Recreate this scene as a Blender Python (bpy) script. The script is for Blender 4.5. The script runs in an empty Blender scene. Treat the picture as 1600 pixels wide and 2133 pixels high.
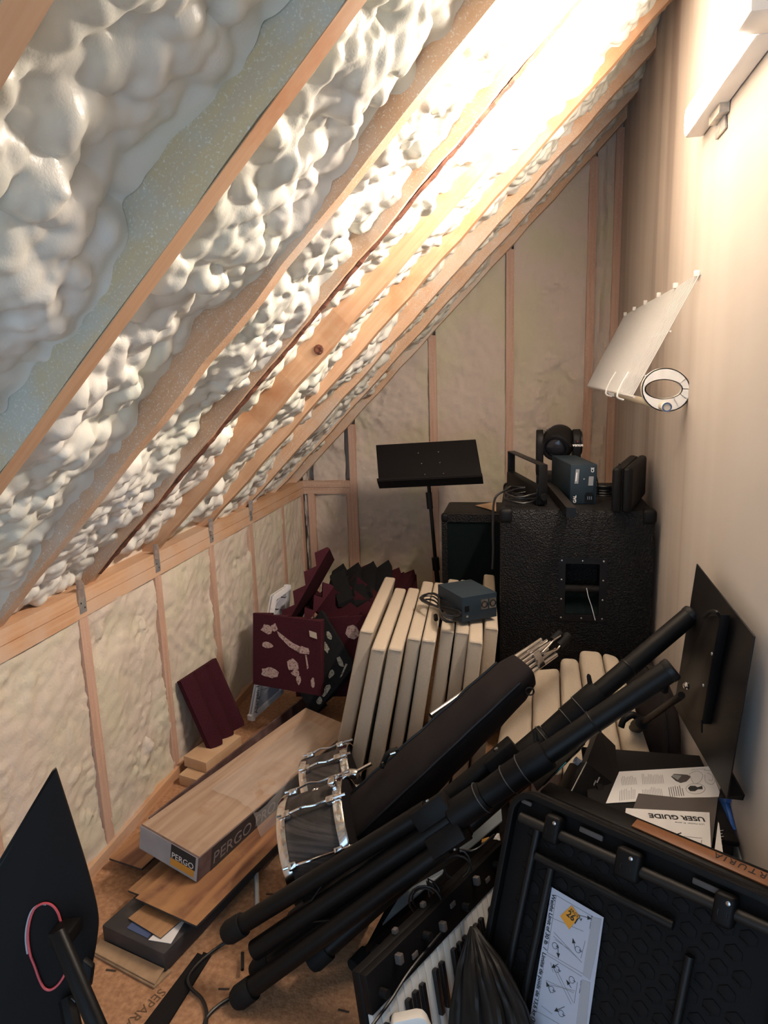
import bpy, bmesh, math, random
import numpy as np
from mathutils import Vector, Matrix, Quaternion
random.seed(7)
V = Vector
scene = bpy.context.scene
C = scene.collection

# ------------------------------------------------------------------ camera
CAM = V((0.0, 0.0, 1.37)); FPX = 1420.0
def cam_axes(p, y, r):
    f = V((math.sin(y)*math.cos(p), math.cos(y)*math.cos(p), -math.sin(p)))
    rt = V((math.cos(y), -math.sin(y), 0)); up = rt.cross(f)
    return (rt*math.cos(r)+up*math.sin(r)), (up*math.cos(r)-rt*math.sin(r)), f
RT, UP, FW = cam_axes(math.radians(11.28), math.radians(-11.68), math.radians(-1.83))
cd = bpy.data.cameras.new('camera'); cam = bpy.data.objects.new('camera', cd); C.objects.link(cam)
cd.sensor_fit = 'HORIZONTAL'; cd.sensor_width = 36.0; cd.lens = 36.0*FPX/1600.0
cd.clip_start = 0.02
cam.matrix_world = Matrix(((RT.x, UP.x, -FW.x, CAM.x), (RT.y, UP.y, -FW.y, CAM.y), (RT.z, UP.z, -FW.z, CAM.z), (0, 0, 0, 1)))
scene.camera = cam

# ------------------------------------------------------------------ world: cool daylight coming in through the open end behind the camera
w = bpy.data.worlds.new('world'); scene.world = w; w.use_nodes = True
wb = w.node_tree.nodes['Background']; wb.inputs[0].default_value = (0.50, 0.74, 1.0, 1); wb.inputs[1].default_value = 1.05
LAMP_STRENGTH = 190.0
LAMP_COLOR = (1.0, 0.86, 0.735, 1)
scene.view_settings.view_transform = 'Standard'; scene.view_settings.look = 'None'
scene.view_settings.exposure = 1.0; scene.view_settings.gamma = 1.0; scene.view_settings.use_curve_mapping = False

# ------------------------------------------------------------------ measuring helpers: sight line through a photo pixel met with a plane of the room
def sight(px, py):
    return FW + RT*((px-800)/FPX) - UP*((py-1066.5)/FPX)
def at(px, py, x=None, y=None, z=None, d=None, pl=None):
    r = sight(px, py)
    if x is not None: t = (x-CAM.x)/r.x
    elif y is not None: t = (y-CAM.y)/r.y
    elif z is not None: t = (z-CAM.z)/r.z
    elif d is not None: t = d
    else:
        p0, n = pl; t = (p0-CAM).dot(n)/r.dot(n)
    return CAM + r*t

# ------------------------------------------------------------------ mesh helpers
class MB:
    def __init__(s): s.v = []; s.f = []
    def add(s, vs, fs):
        o = len(s.v); s.v += [tuple(v) for v in vs]; s.f += [tuple(i+o for i in f) for f in fs]; return s
    def prism(s, pts, vec):
        pts = [V(p) for p in pts]; vec = V(vec); n = len(pts)
        nn = sum(((pts[i]-pts[0]).cross(pts[(i+1) % n]-pts[0]) for i in range(1, n-1)), V((0, 0, 0)))
        if nn.dot(vec) > 0: pts = pts[::-1]
        q = [p+vec for p in pts]
        fs = [tuple(range(n)), tuple(range(2*n-1, n-1, -1))]
        for i in range(n):
            j = (i+1) % n; fs.append((j, i, n+i, n+j))
        return s.add(pts+q, fs)
    def box(s, o, a, b, c):
        o, a, b, c = V(o), V(a), V(b), V(c)
        return s.prism([o, o+a, o+a+b, o+b], c)
    def abox(s, lo, hi):
        return s.box(lo, (hi[0]-lo[0], 0, 0), (0, hi[1]-lo[1], 0), (0, 0, hi[2]-lo[2]))
    def tube(s, pts, r, n=10, cap=True):
        pts = [V(p) for p in pts]; m = len(pts)
        rs = r if isinstance(r, (list, tuple)) else [r]*m
        t0 = (pts[1]-pts[0]).normalized(); up = V((0, 0, 1)) if abs(t0.z) < .9 else V((1, 0, 0))
        a = t0.cross(up).normalized(); vs = []; fs = []
        prev = t0
        for i, p in enumerate(pts):
            t = (pts[min(i+1, m-1)]-pts[max(i-1, 0)])
            t = t.normalized() if t.length > 1e-9 else prev
            a = (a - t*a.dot(t)); a = a.normalized() if a.length > 1e-6 else t.orthogonal().normalized()
            b = t.cross(a); prev = t
            for k in range(n):
                an = 2*math.pi*k/n; vs.append(p+(a*math.cos(an)+b*math.sin(an))*rs[i])
        for i in range(m-1):
            for k in range(n):
                l = (k+1) % n; fs.append((i*n+k, i*n+l, (i+1)*n+l, (i+1)*n+k))
        if cap: fs.append(tuple(range(n-1, -1, -1))); fs.append(tuple((m-1)*n+k for k in range(n)))
        return s.add(vs, fs)
    def lathe(s, o, axis, prof, n=24, a0=None, arc=(0, 2*math.pi)):
        o, ax = V(o), V(axis).normalized(); a = (V(a0)-ax*V(a0).dot(ax)).normalized() if a0 else ax.orthogonal().normalized(); b = ax.cross(a)
        full = abs(arc[1]-arc[0]-2*math.pi) < 1e-6; m = n if full else n+1
        vs = []
        for r, h in prof:
            for k in range(m):
                an = arc[0]+(arc[1]-arc[0])*k/n; vs.append(o+ax*h+(a*math.cos(an)+b*math.sin(an))*r)
        fs = []
        for i in range(len(prof)-1):
            for k in range(n):
                l = (k+1) % m; fs.append((i*m+k, i*m+l, (i+1)*m+l, (i+1)*m+k))
        return s.add(vs, fs)
    def torus(s, o, axis, R, r, n=28, k=8, arc=1.0, a0=None):
        ax = V(axis).normalized(); a = V(a0).normalized() if a0 else ax.orthogonal().normalized(); b = ax.cross(a)
        pts = [V(o)+(a*math.cos(2*math.pi*arc*i/n)+b*math.sin(2*math.pi*arc*i/n))*R for i in range(n+1)]
        return s.tube(pts, r, k, cap=arc < 1)
    def ball(s, o, r, n=12, m=8):
        prof = [(max(1e-4, r*math.sin(math.pi*i/m)), -r*math.cos(math.pi*i/m)) for i in range(m+1)]
        return s.lathe(o, (0, 0, 1), prof, n)
    def grid(s, P, nu, nv):
        fs = [(i*nv+j, (i+1)*nv+j, (i+1)*nv+j+1, i*nv+j+1) for i in range(nu-1) for j in range(nv-1)]
        return s.add(P, fs)
    def build(s, name, mat, parent=None, smooth=None, bevel=0, seg=2, label=None):
        me = bpy.data.meshes.new(name); me.from_pydata(s.v, [], s.f); me.update()
        bm = bmesh.new(); bm.from_mesh(me)
        if bevel: 
            bmesh.ops.remove_doubles(bm, verts=bm.verts, dist=1e-6)
            es = [e for e in bm.edges if len(e.link_faces) == 2 and e.calc_face_angle(0) > .5]
            bmesh.ops.bevel(bm, geom=es, offset=bevel, segments=seg, affect='EDGES', profile=.5, clamp_overlap=True)
        bmesh.ops.recalc_face_normals(bm, faces=bm.faces)
        bm.to_mesh(me); bm.free()
        if smooth is None: smooth = bevel > 0
        if smooth: me.shade_smooth(); me.set_sharp_from_angle(angle=math.radians(40))
        o = bpy.data.objects.new(name, me); C.objects.link(o)
        me.materials.append(M[mat] if isinstance(mat, str) else mat)
        if parent is not None: adopt(o, parent)
        if label: o['label'] = label
        return o
def adopt(o, parent):
    o.parent = parent
    base = V(parent.get('_base', (0, 0, 0))) if parent.type == 'EMPTY' else V((0, 0, 0))
    if parent.type == 'EMPTY': o.matrix_parent_inverse = Matrix.Translation(parent.location).inverted()
def thing(name, label, cat, loc, group=None):
    o = bpy.data.objects.new(name, None); C.objects.link(o); o.location = loc; o.empty_display_size = .05
    return tag(o, label, cat, group)
def tag(o, label, cat, group=None):
    o['label'] = label; o['category'] = cat
    if group: o['group'] = group
    return o
def struct(o): o['kind'] = 'structure'; return o
def spline(pts, n=8):
    pts = [V(p) for p in pts]; out = []
    P = [pts[0]*2-pts[1]]+pts+[pts[-1]*2-pts[-2]]
    for i in range(1, len(P)-2):
        for k in range(n):
            t = k/n; p0, p1, p2, p3 = P[i-1:i+3]
            out.append(.5*((2*p1)+(p2-p0)*t+(2*p0-5*p1+4*p2-p3)*t*t+(3*p1-p0-3*p2+p3)*t*t*t))
    return out+[pts[-1]]
def text(name, body, o, right, up, size, mat, parent=None, thick=0.0, align='LEFT', bold=0.0, space=1.0):
    cu = bpy.data.curves.new(name, 'FONT'); cu.body = body; cu.size = size; cu.extrude = max(thick, .0002); cu.align_x = align; cu.offset = bold; cu.space_character = space
    cu.resolution_u = 3
    t = bpy.data.objects.new(name+'_src', cu); C.objects.link(t)
    dg = bpy.context.evaluated_depsgraph_get(); me = bpy.data.meshes.new_from_object(t.evaluated_get(dg))
    bpy.data.objects.remove(t); bpy.data.curves.remove(cu)
    r, u = V(right).normalized(), V(up); u = (u-r*u.dot(r)).normalized(); n = r.cross(u)
    me.transform(Matrix(((r.x, u.x, n.x, o[0]), (r.y, u.y, n.y, o[1]), (r.z, u.z, n.z, o[2]), (0, 0, 0, 1))))
    me.name = name; me.materials.clear(); me.materials.append(M[mat])
    ob = bpy.data.objects.new(name, me); C.objects.link(ob)
    if parent is not None: adopt(ob, parent)
    return ob

# ------------------------------------------------------------------ materials
M = {}
def mat(name, col, rough=.6, metal=0.0, noise=None, bump=None, spec=.5, coat=0, trans=0, alpha=1, emit=None, extra=None, coords='Object'):
    """noise=(scale, colour2, lo, hi[, stretch]) mixes a second colour; bump=(scale, strength, distance[, kind])"""
    m = bpy.data.materials.new(name); m.use_nodes = True; nt = m.node_tree; b = nt.nodes['Principled BSDF']; L = nt.links
    b.inputs['Base Color'].default_value = (*col, 1); b.inputs['Roughness'].default_value = rough; b.inputs['Metallic'].default_value = metal
    b.inputs['Specular IOR Level'].default_value = spec; b.inputs['Coat Weight'].default_value = coat
    b.inputs['Transmission Weight'].default_value = trans; b.inputs['Alpha'].default_value = alpha
    tc = nt.nodes.new('ShaderNodeTexCoord')
    if noise:
        n = nt.nodes.new('ShaderNodeTexNoise'); n.inputs['Scale'].default_value = noise[0]; n.inputs['Detail'].default_value = 6
        src = tc.outputs[coords]
        if len(noise) > 4:
            mp = nt.nodes.new('ShaderNodeMapping'); mp.inputs['Scale'].default_value = noise[4]; L.new(src, mp.inputs[0]); src = mp.outputs[0]
        L.new(src, n.inputs['Vector'])
        cr = nt.nodes.new('ShaderNodeValToRGB'); cr.color_ramp.elements[0].position = noise[2]; cr.color_ramp.elements[1].position = noise[3]
        cr.color_ramp.elements[0].color = (*col, 1); cr.color_ramp.elements[1].color = (*noise[1], 1)
        L.new(n.outputs['Fac'], cr.inputs[0]); L.new(cr.outputs[0], b.inputs['Base Color'])
    if bump:
        kind = bump[3] if len(bump) > 3 else 'noise'
        if kind == 'voronoi':
            n2 = nt.nodes.new('ShaderNodeTexVoronoi'); out = 'Distance'
        else:
            n2 = nt.nodes.new('ShaderNodeTexNoise'); n2.inputs['Detail'].default_value = 5; out = 'Fac'
        n2.inputs['Scale'].default_value = bump[0]; L.new(tc.outputs[coords], n2.inputs['Vector'])
        bp = nt.nodes.new('ShaderNodeBump'); bp.inputs['Strength'].default_value = bump[1]; bp.inputs['Distance'].default_value = bump[2]
        L.new(n2.outputs[out], bp.inputs['Height']); L.new(bp.outputs[0], b.inputs['Normal'])
    if emit: b.inputs['Emission Color'].default_value = emit[0]; b.inputs['Emission Strength'].default_value = emit[1]
    M[name] = m; return m
def wood(name, c1, c2, direction, along=2.5, across=45.0, rough=.6, knots=None, frost=None, planks=None, contrast=(.35, .68), mottle=None):
    """grain that runs along a world direction"""
    m = bpy.data.materials.new(name); m.use_nodes = True; nt = m.node_tree; L = nt.links; b = nt.nodes['Principled BSDF']; b.inputs['Roughness'].default_value = rough
    b.inputs['Specular IOR Level'].default_value = .3
    tc = nt.nodes.new('ShaderNodeTexCoord'); d = V(direction).normalized(); p = d.orthogonal().normalized(); q = d.cross(p)
    cb = nt.nodes.new('ShaderNodeCombineXYZ')
    for i, (vec, s) in enumerate(((d, along), (p, across), (q, across))):
        dt = nt.nodes.new('ShaderNodeVectorMath'); dt.operation = 'DOT_PRODUCT'; dt.inputs[1].default_value = vec*s
        L.new(tc.outputs['Object'], dt.inputs[0]); L.new(dt.outputs['Value'], cb.inputs[i])
    n = nt.nodes.new('ShaderNodeTexNoise'); n.inputs['Scale'].default_value = 1.0; n.inputs['Detail'].default_value = 5; n.inputs['Distortion'].default_value = .6
    L.new(cb.outputs[0], n.inputs['Vector'])
    cr = nt.nodes.new('ShaderNodeValToRGB'); e = cr.color_ramp.elements; e[0].position, e[1].position = contrast; e[0].color = (*c1, 1); e[1].color = (*c2, 1)
    L.new(n.outputs['Fac'], cr.inputs[0]); col = cr.outputs[0]
    def mixin(col, other, fac_node_out):
        mx = nt.nodes.new('ShaderNodeMix'); mx.data_type = 'RGBA'; L.new(fac_node_out, mx.inputs['Factor']); L.new(col, mx.inputs['A']); mx.inputs['B'].default_value = (*other, 1)
        return mx.outputs['Result']
    for sp in (mottle, frost, knots):
        if not sp: continue
        scale, other, lo, hi = sp
        n2 = nt.nodes.new('ShaderNodeTexNoise'); n2.inputs['Scale'].default_value = scale; n2.inputs['Detail'].default_value = 6; n2.inputs['Roughness'].default_value = .65; L.new(tc.outputs['Object'], n2.inputs['Vector'])
        r2 = nt.nodes.new('ShaderNodeMapRange'); r2.inputs['From Min'].default_value = lo; r2.inputs['From Max'].default_value = hi; L.new(n2.outputs['Fac'], r2.inputs['Value'])
        col = mixin(col, other, r2.outputs[0])
    L.new(col, b.inputs['Base Color'])
    bp = nt.nodes.new('ShaderNodeBump'); bp.inputs['Strength'].default_value = .15; bp.inputs['Distance'].default_value = .002; L.new(n.outputs['Fac'], bp.inputs['Height']); L.new(bp.outputs[0], b.inputs['Normal'])
    M[name] = m; return m
SL = V((1, 0, 1)).normalized()
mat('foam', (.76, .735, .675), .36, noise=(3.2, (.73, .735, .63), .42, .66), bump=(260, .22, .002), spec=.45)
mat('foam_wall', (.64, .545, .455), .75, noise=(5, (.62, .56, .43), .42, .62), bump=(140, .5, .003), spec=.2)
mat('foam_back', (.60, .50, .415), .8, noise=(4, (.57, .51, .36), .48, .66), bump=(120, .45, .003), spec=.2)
wood('rafter_wood', (.60, .36, .21), (.66, .43, .28), (1, 0, 1), 3, 60, .65, mottle=(4.2, (.62, .50, .40), .46, .66), frost=(260, (.78, .74, .66), .56, .68))
wood('rafter_clean', (.60, .35, .20), (.66, .42, .26), (1, 0, 1), 3, 60, .65, mottle=(4.0, (.56, .27, .13), .50, .68))
wood('rafter_daylight_overspray', (.62, .50, .30), (.56, .48, .36), (1, 0, 1), 3, 40, .65, mottle=(6, (.55, .54, .47), .45, .6), frost=(240, (.74, .72, .64), .55, .68))  # daylight's yellow and grey tint painted into the wood, with foam overspray specks
wood('bark', (.09, .035, .025), (.26, .10, .055), (1, 0, 1), 20, 80, .9, frost=(160, (.5, .36, .28), .60, .72))
wood('stud_wood', (.52, .32, .23), (.60, .40, .30), (0, 0, 1), 3, 60, .7, frost=(180, (.62, .50, .38), .58, .66))
wood('plate_wood', (.56, .31, .17), (.64, .41, .25), (0, 1, 0), 3, 60, .65, mottle=(3, (.60, .42, .30), .45, .6))
wood('plate_back', (.50, .31, .22), (.58, .40, .29), (1, 0, 0), 3, 60, .7, frost=(120, (.66, .55, .42), .55, .66))
mat('white_metal', (.82, .80, .78), .4, spec=.4)
mat('grey_metal', (.45, .45, .46), .45, metal=.7, noise=(60, (.62, .57, .50), .45, .6))
mat('gap_dark', (.03, .025, .02), .9)

# ================================================================== the room shell
XL, XR, YB = -1.195, 0.448, 3.58
Y0 = -0.75
rng = np.random.default_rng(11)
def vnoise(nu, nv, cu, cv):
    """bilinear value noise on a grid: cu, cv cells"""
    g = rng.random((int(cu)+3, int(cv)+3)); u = np.linspace(0, cu, nu); v = np.linspace(0, cv, nv)
    iu = u.astype(int); iv = v.astype(int); fu = u-iu; fv = v-iv
    fu = fu*fu*(3-2*fu); fv = fv*fv*(3-2*fv)
    a = g[np.ix_(iu, iv)]; b = g[np.ix_(iu+1, iv)]; c = g[np.ix_(iu, iv+1)]; d = g[np.ix_(iu+1, iv+1)]
    fu = fu[:, None]; fv = fv[None, :]
    return (a*(1-fu)+b*fu)*(1-fv)+(c*(1-fu)+d*fu)*fv
def splat(H, du, dv, cu, cv, r, top, el=1.0, an=0.0, mask=None):
    """raise H to the cap of an ellipsoid whose top is at height top"""
    R = r*max(el, 1/el)*1.05
    i0, i1 = max(0, int((cu-R)/du)), min(H.shape[0], int((cu+R)/du)+2); j0, j1 = max(0, int((cv-R)/dv)), min(H.shape[1], int((cv+R)/dv)+2)
    if i1 <= i0 or j1 <= j0: return
    U = (np.arange(i0, i1)*du-cu)[:, None]; W = (np.arange(j0, j1)*dv-cv)[None, :]
    a = (U*math.cos(an)+W*math.sin(an))/el; b = (-U*math.sin(an)+W*math.cos(an))*el
    q = r*r-a*a-b*b; k = q > 0
    cap = np.where(k, top-r+np.sqrt(np.maximum(q, 0)), -9)
    H[i0:i1, j0:j1] = np.maximum(H[i0:i1, j0:j1], cap)
def lumps(nu, nv, du, dv, base, spec, edge=None):
    """spec: list of (count per m2, rmin, rmax, rise)"""
    H = np.full((nu, nv), base)+(vnoise(nu, nv, nu*du/.12, nv*dv/.12)-.5)*.02
    A = nu*du*nv*dv
    for dens, r0, r1, rise in spec:
        for _ in range(int(dens*A)):
            cu, cv = rng.random()*nu*du, rng.random()*nv*dv; r = r0+(r1-r0)*rng.random()**1.4
            hc = H[min(nu-1, int(cu/du)), min(nv-1, int(cv/dv))]
            top = hc+r*rise*(.5+.8*rng.random())
            splat(H, du, dv, cu, cv, r, top, 1+.5*rng.random(), rng.random()*3.14)
    return H
def blur(H, n=1):
    for _ in range(n):
        H = .25*(np.roll(H, 1, 0)+np.roll(H, -1, 0)+np.roll(H, 1, 1)+np.roll(H, -1, 1))*.5+H*.5 if False else H
        P = np.pad(H, 1, mode='edge'); H = (P[:-2, 1:-1]+P[2:, 1:-1]+P[1:-1, :-2]+P[1:-1, 2:]+4*P[1:-1, 1:-1])/8
    return H

# ---- sloping ceiling: sprayed foam between rafters. rafter undersides lie in z = .83 + (x - XL)
RB = V((XL, 0, .83)); RN = V((1, 0, -1)).normalized(); SLEN = (XR-XL)*math.sqrt(2)
RAFTERS = [-.60, -.22, .14, .516, .915, 1.305, 1.67, 2.04, 2.44, 2.83, 3.21, 3.53]
ceil_mb = MB()
ceil_mb.box(RB+RN*-.20+V((0, Y0, 0)), SL*(SLEN+.15), (0, YB-Y0+.12, 0), RN*-.02)
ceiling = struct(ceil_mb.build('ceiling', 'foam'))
for i in range(len(RAFTERS)-1):
    y0, y1 = RAFTERS[i]+.019, RAFTERS[i+1]-.019
    near = .4 < y0 < 1.6
    res = .0048 if near else (.006 if y0 > .4 else .012)
    s0, s1 = -.16, SLEN+.05
    nu = int((s1-s0)/res); nv = max(8, int((y1-y0)/res)); du = (s1-s0)/(nu-1); dv = (y1-y0)/(nv-1)
    lev = {3: -.066, 4: -.042, 5: -.040, 6: -.052, 7: -.047, 8: -.045, 9: -.042, 10: -.04}.get(i, -.08)
    k = 1.12 if i <= 3 else (1.0 if i == 4 else .86)
    H = (vnoise(nu, nv, nu*du/.16, nv*dv/.16)-.5)*.03; big = (vnoise(nu, nv, nu*du/.10, nv*dv/.10)-.5)*.034
    for dens, r0, r1, lift in ((620/k**2, .030, .054, .034), (700/k**2, .018, .034, .007), (420/k**2, .010, .019, .004)):
        for _ in range(int(dens*(s1-s0)*(y1-y0))):
            cu, cv = rng.random()*(s1-s0), rng.random()*(y1-y0); r = (r0+(r1-r0)*rng.random())*k
            iu, iv = min(nu-1, int(cu/du)), min(nv-1, int(cv/dv))
            top = (big[iu, iv]+lift+rng.random()*.020) if lift == .034 else H[iu, iv]+lift*(.4+1.1*rng.random())
            splat(H, du, dv, cu, cv, r, top, 1+.35*rng.random(), rng.random()*3.14)
    H = blur(H, 2)
    H = H-H.mean()
    vv = np.linspace(0, 1, nv)[None, :]*(y1-y0)
    # smooth film of foam creeping up the side of the next rafter; fuller against the rafter this side
    far = np.clip((y1-y0-vv)/.035, 0, 1); far = far*far*(3-2*far)
    nearw = np.clip(vv/.03, 0, 1)
    wob = (vnoise(nu, 1+0*nv+1, nu*du/.25, 1)[:, :1]-.5)
    H = (H+.012*np.sin(np.pi*vv/(y1-y0)))*(.6+.4*far)*(.8+.2*nearw)
    film = np.exp(-np.abs((y1-y0)-vv)/.018)*(.006+.022*np.clip(wob+.25, 0, 1))
    H = lev+.040*wob+H+film
    H = np.where(H > -.006, -.006+(H+.006)*.45, H)
    ss = np.linspace(s0, s1, nu)[:, None]+0*vv; yy = y0+vv+0*ss
    P = np.stack([RB.x+SL.x*ss+RN.x*H, yy-.0, RB.z+SL.z*ss+RN.z*H], -1).reshape(-1, 3)
    # let the edges tuck into the rafters
    mb = MB(); mb.grid([tuple(p) for p in P], nu, nv)
    o = mb.build('foam_bay', 'foam', ceiling, smooth=True); o['kind'] = 'stuff'
    for p in o.data.polygons: p.use_smooth = True
for i, y in enumerate(RAFTERS):
    m = MB(); n = 40; a = []
    segs = 30
    for k in range(segs+1):
        s = -.10+(SLEN+.16)*k/segs; wv = .0015*math.sin(k*1.7+i)+.001*math.sin(k*4.1+2*i)
        for (dy, dn) in ((-.019, 0), (.019, 0), (.019, -.19), (-.019, -.19)):
            a.append(RB+SL*s+V((0, y+dy+wv, 0))+RN*(dn+(wv if dn == 0 else 0)))
    fs = []
    for k in range(segs):
        for c in range(4):
            e = (c+1) % 4; fs.append((k*4+c, k*4+e, (k+1)*4+e, (k+1)*4+c))
    fs += [(3, 2, 1, 0), tuple(segs*4+c for c in range(4))]
    m.add(a, fs)
    mt = {3: 'rafter_daylight_overspray', 4: 'rafter_daylight_overspray'}.get(i, 'rafter_clean' if i in (7, 8) else 'rafter_wood')
    r = m.build('rafter', mt, ceiling)
    if i in (3, 4):       # clean sawn underside
        MB().box(RB+SL*-.08+V((0, y-.0192, 0))+RN*.001, SL*(SLEN+.1), (0, .0384, 0), RN*.0015).build('rafter_edge', 'rafter_clean', r)
    if i == 6:            # dark barky underside of the fourth rafter
        m = MB(); a = []; seg2 = 150
        for k in range(seg2+1):
            s = .02+(SLEN-.1)*k/seg2; q = random.uniform(-.003, .003)
            a += [RB+SL*s+V((0, y-.006+q, 0))+RN*.0012, RB+SL*s+V((0, y+.008+q, 0))+RN*(.005+random.uniform(0, .003)), RB+SL*s+V((0, y+.0195, 0))+RN*.0012]
        m.grid(a, seg2+1, 3); m.build('bark_edge', 'bark', r)
    if i == 7: # broken knot
        for s_, w_ in ((.86, .03),):
            m = MB(); m.lathe(RB+SL*s_+V((0, y-.019, 0))+RN*-.022, (0, -1, 0), [(.016, -.002), (.014, .003), (.008, .004), (.0001, .002)], 10); m.build('knot', 'bark', r)

# ---- knee wall on the left
STUDS_L = [-.42, -.01, .39, .79, 1.195, 1.60, 2.003, 2.412, 2.815, 3.232, 3.556]
def wall_foam(name, nu, nv, pos, seedspec, material, parent, amp):
    pass
wall_left = struct(MB().abox((XL-.15, Y0, -.02), (XL-.06, YB+.1, 1.12)).build('wall_left', 'foam_wall'))
ys = [Y0]+STUDS_L
for i in range(len(ys)-1):
    y0, y1 = ys[i]+.016, ys[i+1]-.016
    if y1 < .5: res = .03
    else: res = .0075
    nu = max(6, int((y1-y0)/res)); nv = max(6, int(.71/res)); du = (y1-y0)/(nu-1); dv = .71/(nv-1)
    H = (vnoise(nu, nv, 4, 8)-.5)*.012+(vnoise(nu, nv, 14, 30)-.5)*.006+(vnoise(nu, nv, 40, 80)-.5)*.003
    # patches where the foam was left lumpy
    if y1 > .5:
        B = lumps(nu, nv, du, dv, 0, [(900, .010, .022, .45), (1500, .006, .012, .4)])
        u = np.linspace(0, 1, nu)[:, None]; vv = np.linspace(0, 1, nv)[None, :]
        patch = np.zeros((nu, nv))
        for (pu, pv, su, sv) in {4: [(.2, .8, .4, .12), (.9, .5, .2, .4)], 5: [(.12, .85, .35, .09), (.05, .5, .12, .4), (.85, .4, .2, .12), (.9, .2, .2, .1)], 6: [(.62, .25, .35, .28), (.2, .85, .3, .08), (.75, .8, .2, .1)], 7: [(.9, .7, .12, .15)], 8: [(.5, .8, .5, .05)]}.get(i, []):
            patch = np.maximum(patch, np.clip(1.4-np.sqrt(((u-pu)/su)**2+((vv-pv)/sv)**2), 0, 1))
        # ragged border along the studs and plate
        edge = np.minimum(np.minimum(u, 1-u)*(y1-y0), np.minimum(vv*0+1, (1-vv)*.71))
        patch = np.maximum(patch, np.clip(1-edge/.03, 0, 1)*.35)
        H = H+(B-.012)*patch*.75
        if i in (7, 8): # shaving furrows
            H += .004*np.sin((vv*18+u*10)*3)*np.clip(1-np.abs(vv-.5+.3*(u-.5))/.12, 0, 1)
    H = np.maximum(H, -.02)
    U = np.linspace(y0, y1, nu)[:, None]+0*H; W = np.linspace(.034, .742, nv)[None, :]+0*H
    edge = np.minimum(U-y0, y1-U)
    U = U+(vnoise(nu, nv, 3, 34)-.5)*.012*(edge < .004)
    P = np.stack([XL-.004+H, U, W], -1).reshape(-1, 3)
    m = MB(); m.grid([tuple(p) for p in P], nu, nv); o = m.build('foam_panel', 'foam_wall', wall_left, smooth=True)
    for p in o.data.polygons: p.use_smooth = True
for y in STUDS_L:
    MB().abox((XL-.09, y-.019, .036), (XL+.001, y+.019, .74)).build('stud', 'stud_wood', wall_left)
MB().abox((XL-.09, Y0, .738), (XL+.003, YB, .7755)).build('top_plate', 'plate_wood', wall_left)
MB().abox((XL-.09, Y0, .7770), (XL+.001, YB, .815)).build('top_plate', 'plate_wood', wall_left)
MB().abox((XL-.09, Y0, 0), (XL+.012, YB-.04, .036)).build('sole_plate', 'plate_wood', wall_left)
for y in (1.60, 2.003, 2.412, 2.815):   # metal rafter ties nailed to the plate
    t = MB(); t.abox((XL+.002, y-.016, .752), (XL+.005, y+.014, .835)); t.box((XL+.004, y-.016, .80), (.018, 0, 0), (0, .002, 0), (0, 0, .05))
    t = t.build('rafter_tie', 'grey_metal', wall_left)
    for k in range(4):
        MB().lathe((XL+.004, y+(-.008 if k % 2 else .006), .765+.016*k), (1, 0, 0), [(.0028, 0), (.0028, .0016), (.0001, .002)], 8).build('nail', 'gap_dark', t)

# ---- gable wall at the back
wall_back = struct(MB().prism([(XL-.1, YB+.06, -.02), (XR+.05, YB+.06, -.02), (XR+.05, YB+.06, 2.95), (XL-.1, YB+.06, 1.25)], (0, .06, 0)).build('wall_back', 'foam_back'))
SB = [(-1.15, .0, .742), (-.905, 0, .0), (-.46, 0, 0), (-.067, 0, 0), (.317, 0, 0), (.432, 0, 0)]
def roofz(x): return .83+(x-XL)
xs = [XL]+[s[0] for s in SB]
for i in range(len(xs)-1):
    x0, x1 = xs[i]+(.0 if i == 0 else .017), xs[i+1]-.017
    if i == 1: x1 -= .03
    res = .008; top = roofz(x1)+.02
    nu = max(6, int((x1-x0)/res)); nv = int(top/res); du = (x1-x0)/(nu-1); dv = top/(nv-1)
    H = (vnoise(nu, nv, 3, 12)-.5)*.02+(vnoise(nu, nv, 12, 50)-.5)*.008+(vnoise(nu, nv, 40, 200)-.5)*.003
    u = np.linspace(0, 1, nu)[:, None]; vv = np.linspace(0, top, nv)[None, :]
    B = lumps(nu, nv, du, dv, 0, [(260, .02, .04, .35), (500, .01, .02, .4)])
    patch = np.zeros((nu, nv))
    for (pu, pv, su, sv) in {2: [(.55, .52, .5, .14), (.2, 1.2, .5, .3)], 4: [(.5, 1.32, .42, .20), (.6, 1.75, .3, .12), (.3, 1.05, .5, .15)], 5: [(.5, 1.2, .6, .35)], 1: [(.5, .95, .6, .1)]}.get(i, []):
        patch = np.maximum(patch, np.clip(1.3-np.sqrt(((u-pu)/su)**2+((vv-pv)/sv)**2), 0, 1))
    edge = np.minimum(u, 1-u)*(x1-x0)+0*vv
    patch = np.maximum(patch, np.clip(1-edge/.03, 0, 1)*.3)
    H = H+(B-.015)*patch*.8
    # cut to the roof line
    U = np.linspace(x0, x1, nu)[:, None]+0*H; W = np.minimum(vv+0*H, roofz(U)+.02)
    P = np.stack([U, YB+.012-H, W], -1).reshape(-1, 3)
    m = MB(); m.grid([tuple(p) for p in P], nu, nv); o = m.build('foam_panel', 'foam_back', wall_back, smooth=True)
    for p in o.data.polygons: p.use_smooth = True
for x, z0, z1 in SB:
    z1 = z1 or roofz(x)+.0
    MB().abox((x-.019, YB-.004, z0), (x+.019, YB+.06, z1)).build('stud', 'stud_wood', wall_back)
MB().abox((-.945, YB-.003, 0), (-.925, YB+.06, .745)).build('stud', 'stud_wood', wall_back)
MB().abox((XL, YB-.005, .741), (-.925, YB+.06, .777)).build('blocking', 'plate_back', wall_back)
MB().abox((XL, YB-.004, .7785), (-.925, YB+.06, .815)).build('blocking', 'plate_back', wall_back)

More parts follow.
